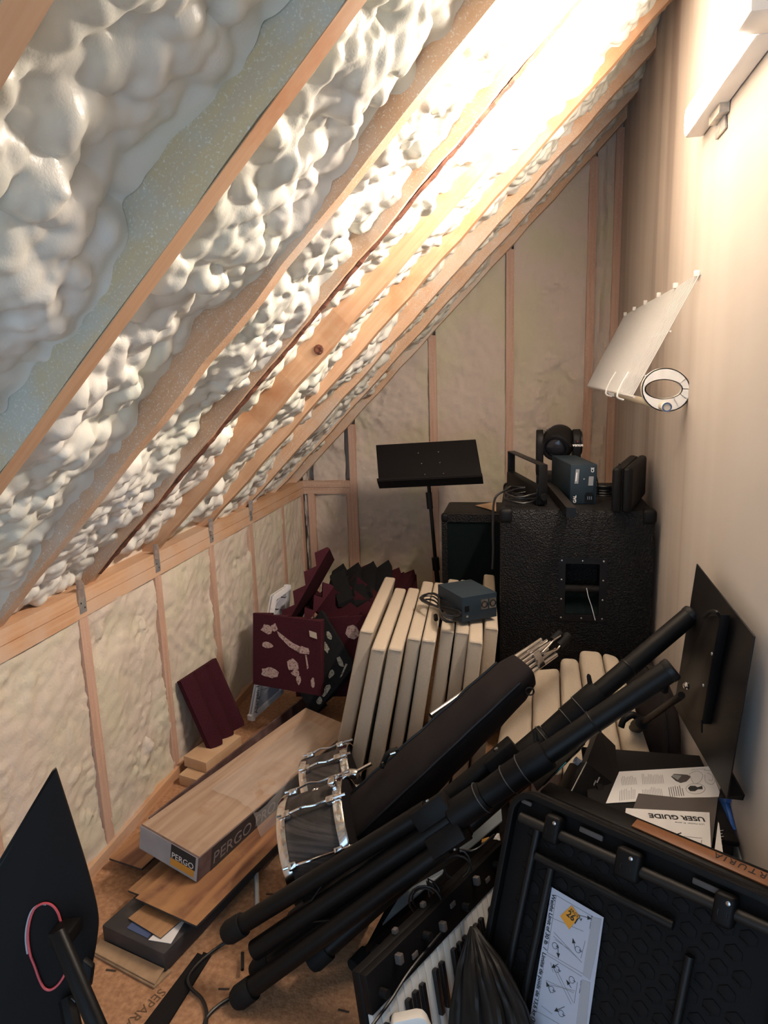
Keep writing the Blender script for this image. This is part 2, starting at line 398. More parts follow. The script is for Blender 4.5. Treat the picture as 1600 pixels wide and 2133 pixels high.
# ---- plasterboard wall on the right
def drywall():
    m = bpy.data.materials.new('drywall'); m.use_nodes = True; nt = m.node_tree; L = nt.links; b = nt.nodes['Principled BSDF']; b.inputs['Roughness'].default_value = .7; b.inputs['Specular IOR Level'].default_value = .25
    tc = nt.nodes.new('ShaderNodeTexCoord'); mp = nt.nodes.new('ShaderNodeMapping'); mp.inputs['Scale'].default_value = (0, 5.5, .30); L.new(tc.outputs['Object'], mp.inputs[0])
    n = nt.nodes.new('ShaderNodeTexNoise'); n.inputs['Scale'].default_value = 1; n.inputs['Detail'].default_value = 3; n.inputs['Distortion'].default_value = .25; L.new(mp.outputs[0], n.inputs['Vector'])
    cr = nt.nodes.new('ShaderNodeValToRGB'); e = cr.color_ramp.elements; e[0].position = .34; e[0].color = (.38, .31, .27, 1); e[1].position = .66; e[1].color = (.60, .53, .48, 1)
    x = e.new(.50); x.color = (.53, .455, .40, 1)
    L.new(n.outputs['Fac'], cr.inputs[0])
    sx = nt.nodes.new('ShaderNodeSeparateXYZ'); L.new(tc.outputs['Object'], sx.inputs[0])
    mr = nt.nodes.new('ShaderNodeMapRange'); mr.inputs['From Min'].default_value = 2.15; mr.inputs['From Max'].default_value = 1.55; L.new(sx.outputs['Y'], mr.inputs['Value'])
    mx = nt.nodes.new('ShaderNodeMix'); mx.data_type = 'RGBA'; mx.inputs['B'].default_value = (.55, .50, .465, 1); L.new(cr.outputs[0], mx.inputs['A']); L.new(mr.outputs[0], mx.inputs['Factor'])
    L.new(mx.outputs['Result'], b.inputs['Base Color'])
    M['drywall'] = m
drywall()
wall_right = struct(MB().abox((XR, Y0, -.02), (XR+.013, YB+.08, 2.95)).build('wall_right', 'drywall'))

# ---- floor: orange oriented strand sheet with stamped marks
mat('osb', (.33, .165, .085), .7, noise=(75, (.47, .265, .145), .36, .66), bump=(160, .6, .003), spec=.25)
mat('stamp', (.045, .03, .02), .8); mat('stamp_ink', (.13, .07, .035), .8)
floor = struct(MB().abox((XL-.2, Y0, -.03), (XR+.05, YB+.1, 0)).build('floor', 'osb'))
for px, py in ((230, 2022), (262, 1985) if False else (120, 2080), (182, 2083), (465, 2062), (715, 2105), (563, 1864)):
    p = at(px, py, z=.0006); a = random.uniform(-.15, .15)
    MB().box(p-V((.012, .002, 0)), (.026*math.cos(a), .026*math.sin(a), 0), (-.005*math.sin(a), .005, 0), (0, 0, .0006)).build('stamp_mark', 'stamp', floor)
p = at(335, 2058, z=.0006)
text('stamped_letters', 'SEPARA', p, (-.35, -.93, 0), (.93, -.35, 0), .032, 'stamp_ink', floor)

# ---- tube light on the right wall
lamp = thing('tube_light', 'lit white batten tube light mounted on the plasterboard wall', 'light fixture', (XR, 1.75, 1.98))
LY0, LY1 = 1.47, 2.03
MB().abox((.402, LY0, 1.945), (XR-.001, LY1, 2.015)).build('housing', 'white_metal', lamp, bevel=.006)
mat('lens', (1, .95, .9), .4, emit=(LAMP_COLOR, LAMP_STRENGTH))
m = MB(); n = 10; prof = []
for k in range(n+1):
    a = -math.pi/2+math.pi*k/n; prof.append((.4025-.004*math.cos(a), 1.981+.031*math.sin(a)))
m.prism([(x, LY0+.01, z) for x, z in prof], (0, LY1-LY0-.02, 0)); m.build('diffuser', 'lens', lamp, smooth=True)
MB().abox((.365, 1.375, 1.945), (XR-.001, LY0, 2.16)).build('driver_box', 'white_metal', lamp, bevel=.008)
cl = MB(); cl.box((.442, 1.80, 1.895), (0, .085, 0), (0, .02, .052), (.004, 0, 0)); cl.abox((.425, 1.79, 1.925), (.446, 1.88, 1.948))
cl.build('mounting_clip', 'grey_metal', lamp)

# ================================================================== materials of the things
mat('black_plastic', (.006, .0052, .0052), .5, bump=(300, .1, .001), spec=.17)
mat('black_satin', (.008, .0072, .0075), .42, spec=.3)
mat('black_matte', (.008, .0065, .0065), .75, spec=.2)
mat('black_metal', (.006, .0052, .005), .42, spec=.2)
mat('dull_ring', (.06, .056, .054), .4)
mat('black_rubber', (.008, .0075, .0075), .7, spec=.25)
mat('black_leather', (.007, .0062, .0062), .5, bump=(190, .85, .003, 'voronoi'), spec=.25)
mat('black_grille', (.004, .008, .008), .9, bump=(700, .5, .001), spec=.1)
mat('black_fabric', (.012, .0085, .009), .85, noise=(9, (.018, .013, .012), .4, .7), bump=(500, .4, .001), spec=.2)
mat('black_cable', (.010, .009, .010), .35)
mat('blue_grey_metal', (.014, .026, .038), .5, noise=(12, (.018, .029, .038), .4, .7), spec=.3)
mat('linen', (.50, .415, .325), .95, noise=(700, (.42, .35, .27), .40, .62), bump=(420, .5, .0015), spec=.1)
mat('linen_dark', (.46, .39, .31), .95, noise=(240, (.30, .26, .21), .42, .62), bump=(420, .5, .0015), spec=.1)
mat('burgundy_foam', (.060, .014, .020), .95, noise=(400, (.042, .009, .014), .4, .6), bump=(700, .6, .001), spec=.1)
mat('charcoal_foam', (.018, .018, .020), .95, noise=(400, (.012, .0115, .012), .4, .6), bump=(700, .6, .001), spec=.1)
mat('dried_glue', (.42, .31, .27), .8, noise=(160, (.20, .09, .09), .50, .62), spec=.2)
mat('dried_glue_grey', (.34, .33, .27), .8, noise=(160, (.10, .10, .10), .50, .62), spec=.2)
mat('chrome', (.75, .73, .72), .12, metal=1)
mat('steel', (.55, .53, .52), .3, metal=1)
mat('white_paper', (.72, .70, .70), .8, spec=.2)
mat('white_plastic', (.80, .78, .75), .45)
mat('white_wire', (.56, .545, .53), .4)
mat('cream_rod', (.62, .55, .43), .5)
mat('blue_plastic', (.03, .12, .42), .4)
mat('navy_cap', (.06, .09, .20), .4)
mat('ink', (.02, .02, .02), .8)
mat('grey_ink', (.25, .25, .26), .8)
mat('pale_grey', (.40, .40, .44), .8)
mat('white_ink', (.75, .74, .72), .6)
mat('red_ink', (.35, .06, .04), .6)
mat('orange_sticker', (.75, .33, .03), .6)
mat('amber', (.60, .28, .04), .6)
mat('label_paper', (.50, .52, .62), .6)
mat('cardboard', (.42, .27, .15), .85, noise=(30, (.36, .22, .12), .4, .6))
mat('carton_grey', (.36, .35, .36), .7, noise=(14, (.32, .31, .32), .4, .6))
mat('carton_dark', (.028, .026, .028), .55, noise=(20, (.05, .04, .04), .5, .7))
mat('carton_maroon', (.10, .055, .05), .55, noise=(18, (.17, .11, .10), .45, .65))
mat('grey_folder', (.085, .070, .065), .7)
mat('faded_ink', (.20, .17, .165), .7)
mat('pine', (.60, .40, .24), .7, noise=(8, (.52, .33, .19), .4, .6))
mat('film', (.75, .72, .68), .25, alpha=.16, spec=.6, bump=(30, .8, .01))
mat('clear_plastic', (.55, .60, .58), .2, alpha=.35)
mat('rosin_wood', (.22, .088, .036), .4)
mat('red_cord', (.55, .07, .08), .4)
mat('key_white', (.74, .72, .68), .35)
mat('key_black', (.010, .008, .008), .3)
mat('slate', (.16, .19, .21), .5)
mat('glass_lens', (.02, .02, .025), .08)
mat('drum_ash', (.020, .017, .016), .55, noise=(1, (.055, .045, .042), .42, .60, (6, 6, 160)), bump=(60, .5, .003))
mat('drum_skin', (.55, .48, .38), .6)
mat('hoop_wood', (.42, .27, .16), .35)
mat('teal', (.04, .30, .38), .4)
mat('brown_black', (.016, .013, .011), .5, spec=.3)
PERGO_D = V((.262, .965, 0)).normalized()
wood('laminate', (.27, .135, .062), (.44, .255, .13), PERGO_D, 2.0, 26, .45, mottle=(2.2, (.20, .09, .05), .50, .66), contrast=(.36, .62))
wood('laminate_red', (.17, .075, .045), (.36, .18, .085), PERGO_D, 1.6, 22, .4, contrast=(.38, .60), mottle=(3, (.42, .23, .10), .52, .68))
wood('carton_oak', (.31, .205, .14), (.42, .30, .215), PERGO_D, 2.5, 40, .5, contrast=(.34, .62), mottle=(5, (.30, .17, .10), .56, .72))

# ================================================================== folded wire shelf with hanging rod on the right wall
A_ = V((.446, 1.978, 1.604)); D_ = V((.292, 1.978, 1.297)); SY = 1.36; dv = D_-A_
shelf = thing('wire_shelf', 'white wire closet shelf hanging tilted from the plasterboard wall', 'shelf', A_)
proto = None
nw = 55
for k in range(nw):
    if proto is None:
        m = MB(); lipn = V((-.02, 0, -.028)); m.tube([A_, A_+dv*.5, D_], .0017, 6); proto = m.build('wire', 'white_wire', shelf, smooth=True); w_ = proto
    else:
        w_ = proto.copy(); C.objects.link(w_); w_.location = (0, k*SY/(nw-1), 0)
for f, r in ((0.0, .0025), (.45, .0028), (.82, .0028), (1.0, .0034)):
    p = A_+dv*f+V((.003, -.008, -.004)); MB().tube([p, p+V((0, SY+.016, 0))], r, 8).build('cross_wire', 'white_wire', shelf, smooth=True)
for k in range(6):
    p = A_+V((0, .01+k*.26, 0)); MB().abox(p+V((-.012, -.006, -.006)), p+V((.0015, .006, .010))).build('wall_clip', 'white_plastic', shelf, bevel=.002)
for yy in (.28, .58):
    p = A_+dv*.80+V((-.003, yy, 0)); q = D_+V((-.004, yy, -.012)); MB().tube(spline([p, (p+q)/2+V((-.004, 0, .002)), q, q+V((.02, 0, -.012))], 5), .003, 6).build('rod_strap', 'white_plastic', shelf, smooth=True)
def hook_ring(yc):
    m = MB(); c = at(1386, 812, y=2.05); oc = []; ic = []
    n = 36
    for k in range(n):
        a = 2*math.pi*k/n
        ro = (.064, .060); ri = (.047, .026)
        ox, oz = ro[0]*math.cos(a), ro[1]*math.sin(a)
        ix, iz = ri[0]*math.cos(a)-.006, ri[1]*math.sin(a)+.002
        sk = -.3
        oc.append(V((c.x+ox+sk*oz*.35, 0, c.z+oz))); ic.append(V((c.x+ix+sk*iz*.35, 0, c.z+iz)))
    for (ya, yb, o_, i_) in ((-.011, -.009, oc, ic), (-.011, .011, oc, [V((c.x, 0, c.z)).lerp(v, .955) for v in oc]), (-.011, .011, [V((c.x, 0, c.z)).lerp(v, 1.07) for v in ic], ic)):
        vs = [v+V((0, yc+ya, 0)) for v in o_]+[v+V((0, yc+ya, 0)) for v in i_]+[v+V((0, yc+yb, 0)) for v in o_]+[v+V((0, yc+yb, 0)) for v in i_]
        fs = []
        for k in range(n):
            l = (k+1) % n
            fs += [(k, l, n+l, n+k), (2*n+k, 3*n+k, 3*n+l, 2*n+l), (k, 2*n+k, 2*n+l, l), (n+k, n+l, 3*n+l, 3*n+k)]
        m.add(vs, fs)
    for k in (3, 0, -3, -6, 30, 26):
        m.prism([oc[k]+V((0, yc-.011, -.001)), ic[k]+V((0, yc-.011, -.001)), ic[k]+V((0, yc-.011, .001)), oc[k]+V((0, yc-.011, .001))], (0, .02, 0))
    return m
hook_ring(2.05).build('rod_bracket', 'white_plastic', shelf, smooth=True)
hook_ring(3.02).build('rod_bracket', 'white_plastic', shelf, smooth=True)
rp = V((.383, 1.985, 1.263))
rod = thing('closet_rod', 'cream round closet rod lying in the loops under the wire shelf', 'rod', rp)
MB().tube([rp, rp+V((0, 1.2, 0))], .0125, 16).build('rod_tube', 'cream_rod', rod, smooth=True)
MB().lathe(rp, (0, -1, 0), [(.0128, -.004), (.0128, .003), (.0095, .003), (.0095, -.001), (.0001, -.001)], 18).build('end_cap', 'navy_cap', rod, smooth=True)
MB().lathe(rp+V((0, .0, 0)), (0, -1, 0), [(.0135, -.012), (.0135, .0015), (.0126, .0015)], 18).build('end_collar', 'white_plastic', rod, smooth=True)

# ================================================================== music stand at the back
ms = thing('music_stand', 'black music stand standing against the foam covered gable wall', 'music stand', (-.44, 3.04, 0))
tl, tr = at(783, 927, y=3.17), at(991, 915, y=3.17); bl, br = at(790, 1016, y=2.98), at(1007, 1006, y=2.98)
n_ = (tr-tl).cross(bl-tl).normalized(); n_ = n_ if n_.y < 0 else -n_
MB().prism([tl, tr, br, bl], -n_*.003).build('desk', 'black_matte', ms, bevel=.0012)
up_ = (tl-bl).normalized()
MB().prism([bl-n_*.001, br-n_*.001, br+n_*.05-up_*.0, bl+n_*.05], -up_*.004).build('tray', 'black_matte', ms)
MB().prism([bl+n_*.05, br+n_*.05, br+n_*.05+up_*.012-V((0, 0, 0)), bl+n_*.05+up_*.012], n_*.003).build('tray_lip', 'black_matte', ms)
for (u, v) in ((.42, .25), (.62, .25), (.44, .5), (.62, .5), (.46, .75), (.64, .75)):
    p = tl.lerp(tr, u).lerp(bl.lerp(br, u), v)+n_*.0005; MB().lathe(p, n_, [(.003, 0), (.002, .0012), (.0001, .0014)], 8).build('rivet', 'steel', ms)
pt = at(893, 1030, y=3.03); pb = V((-.40, 3.06, .12)); pm = pt.lerp(pb, .45)
pb = pt+(at(912, 1215, y=3.03)-pt)*1.55; pm = pt.lerp(pb, .5)
MB().tube([pt+V((0, 0, .06)), pm], .0085, 12).build('inner_pole', 'black_metal', ms, smooth=True)
MB().tube([pm, pb], .0115, 12).build('outer_pole', 'black_metal', ms, smooth=True)
MB().tube([pt-V((0, 0, -.01)), pt.lerp(pb, .10)], .014, 12).build('neck_clamp', 'black_plastic', ms, smooth=True)
MB().tube([pm+(pt-pm).normalized()*.03, pm-(pt-pm).normalized()*.03], .017, 12).build('clutch', 'black_plastic', ms, smooth=True)
for a in (.5, 2.6, 4.7):
    f = V((pb.x+.22*math.cos(a), pb.y+.18*math.sin(a), .012)); MB().tube(spline([pb+V((0, 0, .04)), pb.lerp(f, .5)+V((0, 0, .03)), f], 5), .009, 8).build('leg', 'black_metal', ms, smooth=True)

# ================================================================== big speaker cabinet
cx0, cx1, cy0, cy1, cz1 = -.074, .428, 2.30, 2.88, .913
cab = thing('speaker_cabinet', 'large black leatherette speaker cabinet with recessed side handle', 'speaker cabinet', ((cx0+cx1)/2, (cy0+cy1)/2, 0))
hx0, hz0 = at(1176, 1279, y=cy0).x, at(1176, 1279, y=cy0).z; hx1, hz1 = at(1250, 1175, y=cy0).x, at(1250, 1175, y=cy0).z
m = MB(); r = .02
def rrect(x0, z0, x1, z1, r, n=5):
    out = []
    for (cx, cz, a0) in ((x1-r, z0+r, -90), (x1-r, z1-r, 0), (x0+r, z1-r, 90), (x0+r, z0+r, 180)):
        for k in range(n+1):
            a = math.radians(a0+90*k/n); out.append((cx+r*math.cos(a), cz+r*math.sin(a)))
    return out
def ring_prism(m, outer, inner, y0, y1):
    """outer and inner loops in x,z with the same number of points"""
    n = len(outer); vs = [(x, y0, z) for x, z in outer]+[(x, y0, z) for x, z in inner]+[(x, y1, z) for x, z in outer]+[(x, y1, z) for x, z in inner]; fs = []
    for k in range(n):
        l = (k+1) % n
        fs += [(k, l, n+l, n+k), (k, 2*n+k, 2*n+l, l), (n+k, n+l, 3*n+l, 3*n+k), (2*n+k, 3*n+k, 3*n+l, 2*n+l)]
    m.add(vs, fs)
oR = rrect(cx0, 0, cx1, cz1, .018); iR = rrect(hx0, hz0, hx1, hz1, .004)
oR2 = rrect(cx0+.012, .012, cx1-.012, cz1-.012, .012)
n = len(oR)
vs = [(x, cy0, z) for x, z in iR]+[(x, cy0, z) for x, z in oR2]+[(x, cy0+.004, z) for x, z in rrect(cx0+.003, .003, cx1-.003, cz1-.003, .016)]+[(x, cy0+.012, z) for x, z in oR]+[(x, cy1, z) for x, z in oR]+[(x, cy0+.09, z) for x, z in iR]
fs = []
for lvl in range(4):
    for k in range(n):
        l = (k+1) % n; fs.append((lvl*n+k, lvl*n+l, (lvl+1)*n+l, (lvl+1)*n+k))
for k in range(n):
    l = (k+1) % n; fs.append((k, 5*n+k, 5*n+l, l))
fs += [tuple(4*n+k for k in range(n)), tuple(5*n+k for k in range(n))]
m.add(vs, fs); m.build('body', 'black_leather', cab, smooth=True)
hd = MB(); ring_prism(hd, rrect(hx0-.022, hz0-.022, hx1+.022, hz1+.02, .004), iR, cy0-.003, cy0); hd = hd.build('handle_plate', 'black_satin', cab)
MB().tube([(hx0, cy0+.012, hz0+.087), (hx1, cy0+.012, hz0+.087)], .014, 16).build('handle_bar', 'black_matte', cab, smooth=True)
MB().prism([(hx0, cy0+.002, hz0+.002), (hx1, cy0+.002, hz0+.002), (hx1, cy0+.07, hz0+.07), (hx0, cy0+.07, hz0+.07)], (0, .004, -.004)).build('handle_scoop', 'black_grille', cab)
for u in (0, .5, 1):
    for v in (0, .33, .67, 1):
        if u == .5 and v not in (0, 1): continue
        p = V((hx0-.012+(hx1-hx0+.024)*u, cy0-.003, hz0-.012+(hz1-hz0+.022)*v)); MB().lathe(p, (0, -1, 0), [(.0032, 0), (.002, .0012), (.0001, .0015)], 8).build('screw', 'steel', hd)
for (x, z, sx) in ((cx0, cz1, 1), (cx1, cz1, -1), (cx0, 0, 1), (cx1, 0, -1)):
    zz = (z-.05, z+.004) if z > .5 else (z, z+.05)
    xx = (x-.004, x+.046) if sx > 0 else (x-.046, x+.004)
    MB().abox((xx[0], cy0-.005, zz[0]), (xx[1], cy0+.05, zz[1])).build('corner_protector', 'black_plastic', cab, bevel=.016, seg=4)
    if z > .5: MB().abox((xx[0], cy1-.05, zz[0]), (xx[1], cy1+.005, zz[1])).build('corner_protector', 'black_plastic', cab, bevel=.016, seg=4)
s1 = at(1222, 1225, y=cy0-.006)
tag(MB().tube(spline([s1, at(1226, 1244, y=cy0-.010), at(1232, 1262, y=cy0-.008), at(1240, 1292, y=cy0-.005)], 5), .0014, 6).build('string', 'white_paper', None, smooth=True), 'short white string tied round the handle of the big cabinet', 'string')

# ================================================================== smaller amplifier behind
amp = thing('guitar_amplifier', 'smaller black amplifier with cloth grille behind the music stand pole', 'amplifier', (-.2, 3.05, 0))
ax0, ax1, ay0, ay1, az = -.345, .02, 2.90, 3.2, .772
m = MB(); ring_prism(m, rrect(ax0, 0, ax1, az, .015), rrect(ax0+.025, .025, ax1-.025, az-.035, .006), ay0, ay0+.02); m.build('front_frame', 'black_leather', amp)
MB().abox((ax0, ay0+.02, 0), (ax1, ay1, az)).build('body', 'black_leather', amp, bevel=.012)
MB().abox((ax0+.024, ay0+.008, .024), (ax1-.024, ay0+.019, az-.034)).build('grille_cloth', 'black_grille', amp)
for x in (ax0+.002, ax1-.04): MB().abox((x-.004, ay0-.004, az-.038), (x+.03, ay0+.03, az+.003)).build('corner_protector', 'black_plastic', amp, bevel=.012, seg=3)
tag(MB().prism([at(990, 1053, z=az+.004), at(1033, 1045, z=az+.004), at(1034, 1066, z=az+.004), at(1012, 1059, z=az+.004)], (0, 0, .0008)).build('paper_scrap', 'pine', None), 'pale paper scrap lying on the smaller black amplifier', 'paper')

# ================================================================== gear on top of the big cabinet
TZ = cz1+.001
lb = thing('light_bar', 'black stage light bar in a tall yoke bracket, left on the big cabinet', 'stage light', (.03, 2.6, TZ))
n0 = V((.070, 2.365, 0)); f0 = V((-.045, 2.80, 0)); dr = (f0-n0).normalized(); sd = V((dr.y, -dr.x, 0))*.030; L_ = (f0-n0).length
zt = 1.057
MB().box(n0-sd*.5+V((0, 0, zt-.004)), dr*L_, sd, (0, 0, .004)).build('yoke_top', 'black_metal', lb, bevel=.0015)
for t in (0, 1):
    p = n0+dr*(L_*t); q = .004 if t == 0 else -.004
    MB().box(p-sd*.5+V((0, 0, TZ+.005)), dr*q, sd, (0, 0, zt-TZ-.006)).build('yoke_arm', 'black_metal', lb, bevel=.001)
    MB().lathe(p+V((0, 0, TZ+.032))+dr*(-.001 if t == 0 else .001), -dr if t == 0 else dr, [(.0135, 0), (.0135, .010), (.011, .014), (.0001, .014)], 18).build('yoke_knob', 'black_plastic', lb, smooth=True)
for t in (.30, .42, .54):
    p = n0+dr*(L_*t)+V((0, 0, zt+.0003)); MB().box(p-sd*.18, sd*.36, dr*.004, (0, 0, .0005)).build('slot', 'ink', lb)
bs = sd*1.15
MB().box(n0-bs*.62+dr*.012+V((0, 0, TZ)), dr*(L_-.024), bs, (0, 0, .062)).build('lamp_body', 'black_plastic', lb, bevel=.005)
b2 = thing('metal_channel', 'long black metal channel overhanging the front edge of the big cabinet', 'metal bar', (.13, 2.4, TZ))
a0 = at(1150, 1003, z=.945)-V((.028, 0, 0)); a1 = at(1188, 1057, z=.945); a1 = V((a1.x-.012, a1.y, a1.z)); dd = (a1-a0); ss = V((.03, -.004, 0))
MB().box(a0+V((-.0, 0, -.004)), dd, ss, (0, 0, .004)).build('web', 'brown_black', b2)
MB().box(a0+V((0, 0, -.0305)), dd, ss*.1, (0, 0, .030)).build('flange', 'black_metal', b2)
MB().box(a0+ss*.9+V((0, 0, -.0305)), dd, ss*.1, (0, 0, .030)).build('flange', 'black_metal', b2)
MB().box(a1+V((0, 0, -.0305)), (0, -.002, 0), ss, (0, 0, .030)).build('end_plate', 'black_metal', b2)

ps = thing('power_supply', 'blue grey metal power supply box standing upright on the big cabinet', 'power supply', (.2, 2.5, TZ))
q0, q1 = at(1187, 1050, z=TZ), at(1242, 1050, z=TZ); hh = .138; bk = V((-.052, .27, 0))
MB().box(q0, q1-q0, bk, (0, 0, hh)).build('case', 'blue_grey_metal', ps, bevel=.002)
fr = (q1-q0).normalized(); fn = fr.cross(V((0, 0, 1))); fn = fn if fn.y < 0 else -fn; W_ = (q1-q0).length
def fp(u, v, off=.0006): return q0+(q1-q0)*u+V((0, 0, hh*v))+fn*off
MB().prism([fp(.16, .52), fp(.30, .52), fp(.34, .88), fp(.20, .88)], fn*.0006).build('rating_label', 'grey_ink', ps)
MB().prism([fp(.185, .58, .0014), fp(.235, .58, .0014), fp(.265, .80, .0014), fp(.215, .80, .0014)], fn*.0004).build('barcode', 'white_paper', ps)
MB().prism([fp(.68, .47), fp(.86, .47), fp(.88, .70), fp(.70, .70)], fn*.0006).build('spec_label', 'grey_ink', ps)
MB().lathe(fp(.52, .63), fn, [(.003, 0), (.003, .002), (.0001, .003)], 8).build('screw', 'steel', ps)
pr = MB().prism([fp(.55, .05), fp(.90, .05), fp(.90, .24), fp(.80, .30), fp(.62, .30), fp(.55, .24)], fn*.003).build('inlet_socket', 'black_plastic', ps)
for u in (.66, .73, .80): MB().prism([fp(u, .12, .0042), fp(u+.02, .12, .0042), fp(u+.02, .20, .0042), fp(u, .20, .0042)], fn*.001).build('pin', 'steel', pr)
text('maker_mark', 'GAL', fp(.235, .03, .001), (0, 0, 1), -fr, .014, 'white_ink', ps, bold=.0004)
text('approval_mark', 'CE', fp(.88, .80, .001), (0, 0, 1), -fr, .014, 'white_ink', ps, bold=.0003)

hd_ = thing('moving_head', 'black moving head stage light behind the blue power supply', 'stage light', (.137, 2.74, TZ))
hc = V((.137, 2.74, 1.085))
MB().abox((.055, 2.70, TZ), (.22, 2.86, TZ+.055)).build('base', 'black_plastic', hd_, bevel=.008)
def arm(x, w):
    pr = []
    for k in range(13):
        a = math.pi*k/12; pr.append((.052*math.cos(a), 1.088+.056*math.sin(a)))
    pr += [(-.052, TZ+.056), (.052, TZ+.056)]
    return MB().prism([(x, 2.76+y, z) for y, z in pr], (w, 0, 0))
arm(.052, .028).build('yoke_arm', 'black_plastic', hd_, bevel=.004); arm(.190, .030).build('yoke_arm', 'black_plastic', hd_, bevel=.004)
hdir = V((-.22, -.92, -.32)).normalized()
body = MB().lathe(hc+V((0, .02, .01)), hdir, [(.0001, -.075), (.035, -.07), (.055, -.045), (.064, -.005), (.062, .04), (.056, .058), (.048, .062)], 28).build('lamp_head', 'black_plastic', hd_, smooth=True)
MB().lathe(hc+V((0, .02, .01)), hdir, [(.050, .055), (.050, .066), (.042, .066), (.040, .052)], 28).build('lens_ring', 'black_satin', hd_, smooth=True)
MB().lathe(hc+V((0, .02, .01)), hdir, [(.041, .054), (.030, .062), (.015, .066), (.0001, .067)], 24).build('lens', 'glass_lens', hd_, smooth=True)
for k in range(4):
    p = hc+V((-.03-.008*k, -.01, .062-.004*k)); MB().abox(p, p+V((.004, .05, .004))).build('vent_fin', 'black_satin', hd_)
MB().lathe((.221, 2.76, 1.09), (1, 0, 0), [(.045, 0), (.045, .004), (.038, .006), (.0001, .006)], 24).build('arm_cover', 'black_satin', hd_, smooth=True)
text('brand_lettering', 'venue', V((.188, 2.7075, 1.082)), (1, 0, 0), (0, 0, 1), .0165, 'white_ink', hd_, bold=.0005)
MB().prism([(.205, 2.7075, 1.096), (.207, 2.7075, 1.109), (.2085, 2.7075, 1.096), (.2035, 2.7075, 1.103)], (0, -.0006, 0)).build('brand_spark', 'red_ink', hd_)

cs = thing('equipment_case', 'black moulded plastic case standing on edge on the big cabinet by the wall', 'case', (.35, 2.45, TZ))
c0 = at(1276, 1066, z=TZ); c0.y = max(c0.y, 2.252); c0 = V((.278, 2.245, TZ)); cw = V((.064, 0, 0)); cb = V((.098, .34, 0)); chh = V((0, 0, .148))
MB().box(c0, cw*.48, cb, chh).build('shell_half', 'black_plastic', cs, bevel=.012, seg=3)
MB().box(c0+cw*.52, cw*.48, cb, chh).build('shell_half', 'black_plastic', cs, bevel=.012, seg=3)
MB().box(c0+cw*.45+V((0, .01, .006)), cw*.1, cb*.95, chh*.93).build('seam', 'black_matte', cs)
MB().box(c0+cw*.44+V((0, .06, .146)), cw*.12, V((.003, .03, 0)), (0, 0, .005)).build('latch', 'black_satin', cs)

# cables on the cabinet
cbl = thing('cable_coil', 'black cable coiled on the left corner of the big cabinet and hanging down its side', 'cable', (.0, 2.42, TZ))
cc = V((.005, 2.42, TZ+.006))
pts = []
for k in range(60):
    a = k*.36; rr = .058+.006*math.sin(k*.7); pts.append(cc+V((rr*1.15*math.cos(a), rr*math.sin(a)*1.4, .0045+.0006*k+.004*math.sin(k*1.3))))
MB().tube(pts, .0038, 7).build('coil', 'black_cable', cbl, smooth=True)
MB().tube(spline([pts[-1], V((-.055, 2.37, TZ+.055)), V((-.092, 2.335, TZ+.03)), V((-.098, 2.322, TZ-.06)), V((-.097, 2.318, TZ-.15)), V((-.100, 2.315, TZ-.215))], 6), .004, 8).build('hanging_lead', 'black_cable', cbl, smooth=True)
MB().box(cc+V((-.02, -.03, .012)), (.022, .01, .004), (-.006, .014, 0), (0, 0, .012)).build('plug', 'black_plastic', cbl, bevel=.002)
cb2 = thing('cable_bundle', 'black cable bundle with a zip tie between the power supply and the case', 'cable', (.265, 2.55, TZ))
for k in range(9):
    z = TZ+.010+.0085*(k % 5); y = 2.50+.022*(k//5)+random.uniform(-.006, .006)
    MB().tube(spline([V((.205, y+.05, z)), V((.245, y+.01, z+.004)), V((.300, y, z+.002)), V((.335, y+.05, z))], 6), .0042, 7).build('strand', 'black_cable', cb2, smooth=True)
zt0 = V((.262, 2.495, TZ+.062))
MB().tube(spline([zt0+V((.004, 0, -.045)), zt0, zt0+V((-.010, .0, .035)), zt0+V((-.022, .005, .06))], 5), .0022, 6).build('zip_tie', 'black_plastic', cb2, smooth=True)

# ================================================================== nine linen covered acoustic panels standing in a row
PT = [(-.500, 1.983), (-.433, 1.846), (-.383, 1.852), (-.341, 1.940), (-.294, 1.929), (-.247, 2.013), (-.200, 2.009), (-.153, 1.937), (-.112, 2.056)]
ORD = ['first', 'second', 'third', 'fourth', 'fifth', 'sixth', 'seventh', 'eighth', 'ninth']
back_dir = V((-.035, .585, 0)); lean = V((.135, 0, .57)); H_ = .585; lean = lean*(H_/lean.z)
for i, (x, y) in enumerate(PT):
    t = thing('acoustic_panel', f'linen covered acoustic panel, {ORD[i]} from the left in the upright row', 'acoustic panel', (x-.1, y+.3, 0), 'upright linen acoustic panels')
    ln = lean.copy(); ln.x = .136-.010*i
    th = V((.0425, 0, -.004)) if i else V((.044, 0, -.004))
    o = V((x, y, H_))-ln
    hgt = (ln if i not in (2, 5) else ln)
    bdir = back_dir if i not in (5, 6, 7) else back_dir*.94
    MB().box(o+V((0, 0, .003)), th, bdir, hgt-V((0, 0, .003))).build('fabric_cover', 'linen', t, bevel=.008, seg=3)
    # sewn seam round the front edge
    e = o+hgt+V((.003, -.0005, -.006)); MB().tube([e+V((.0, 0, 0)), e+th*.86], .0011, 5).build('seam', 'linen_dark', t)

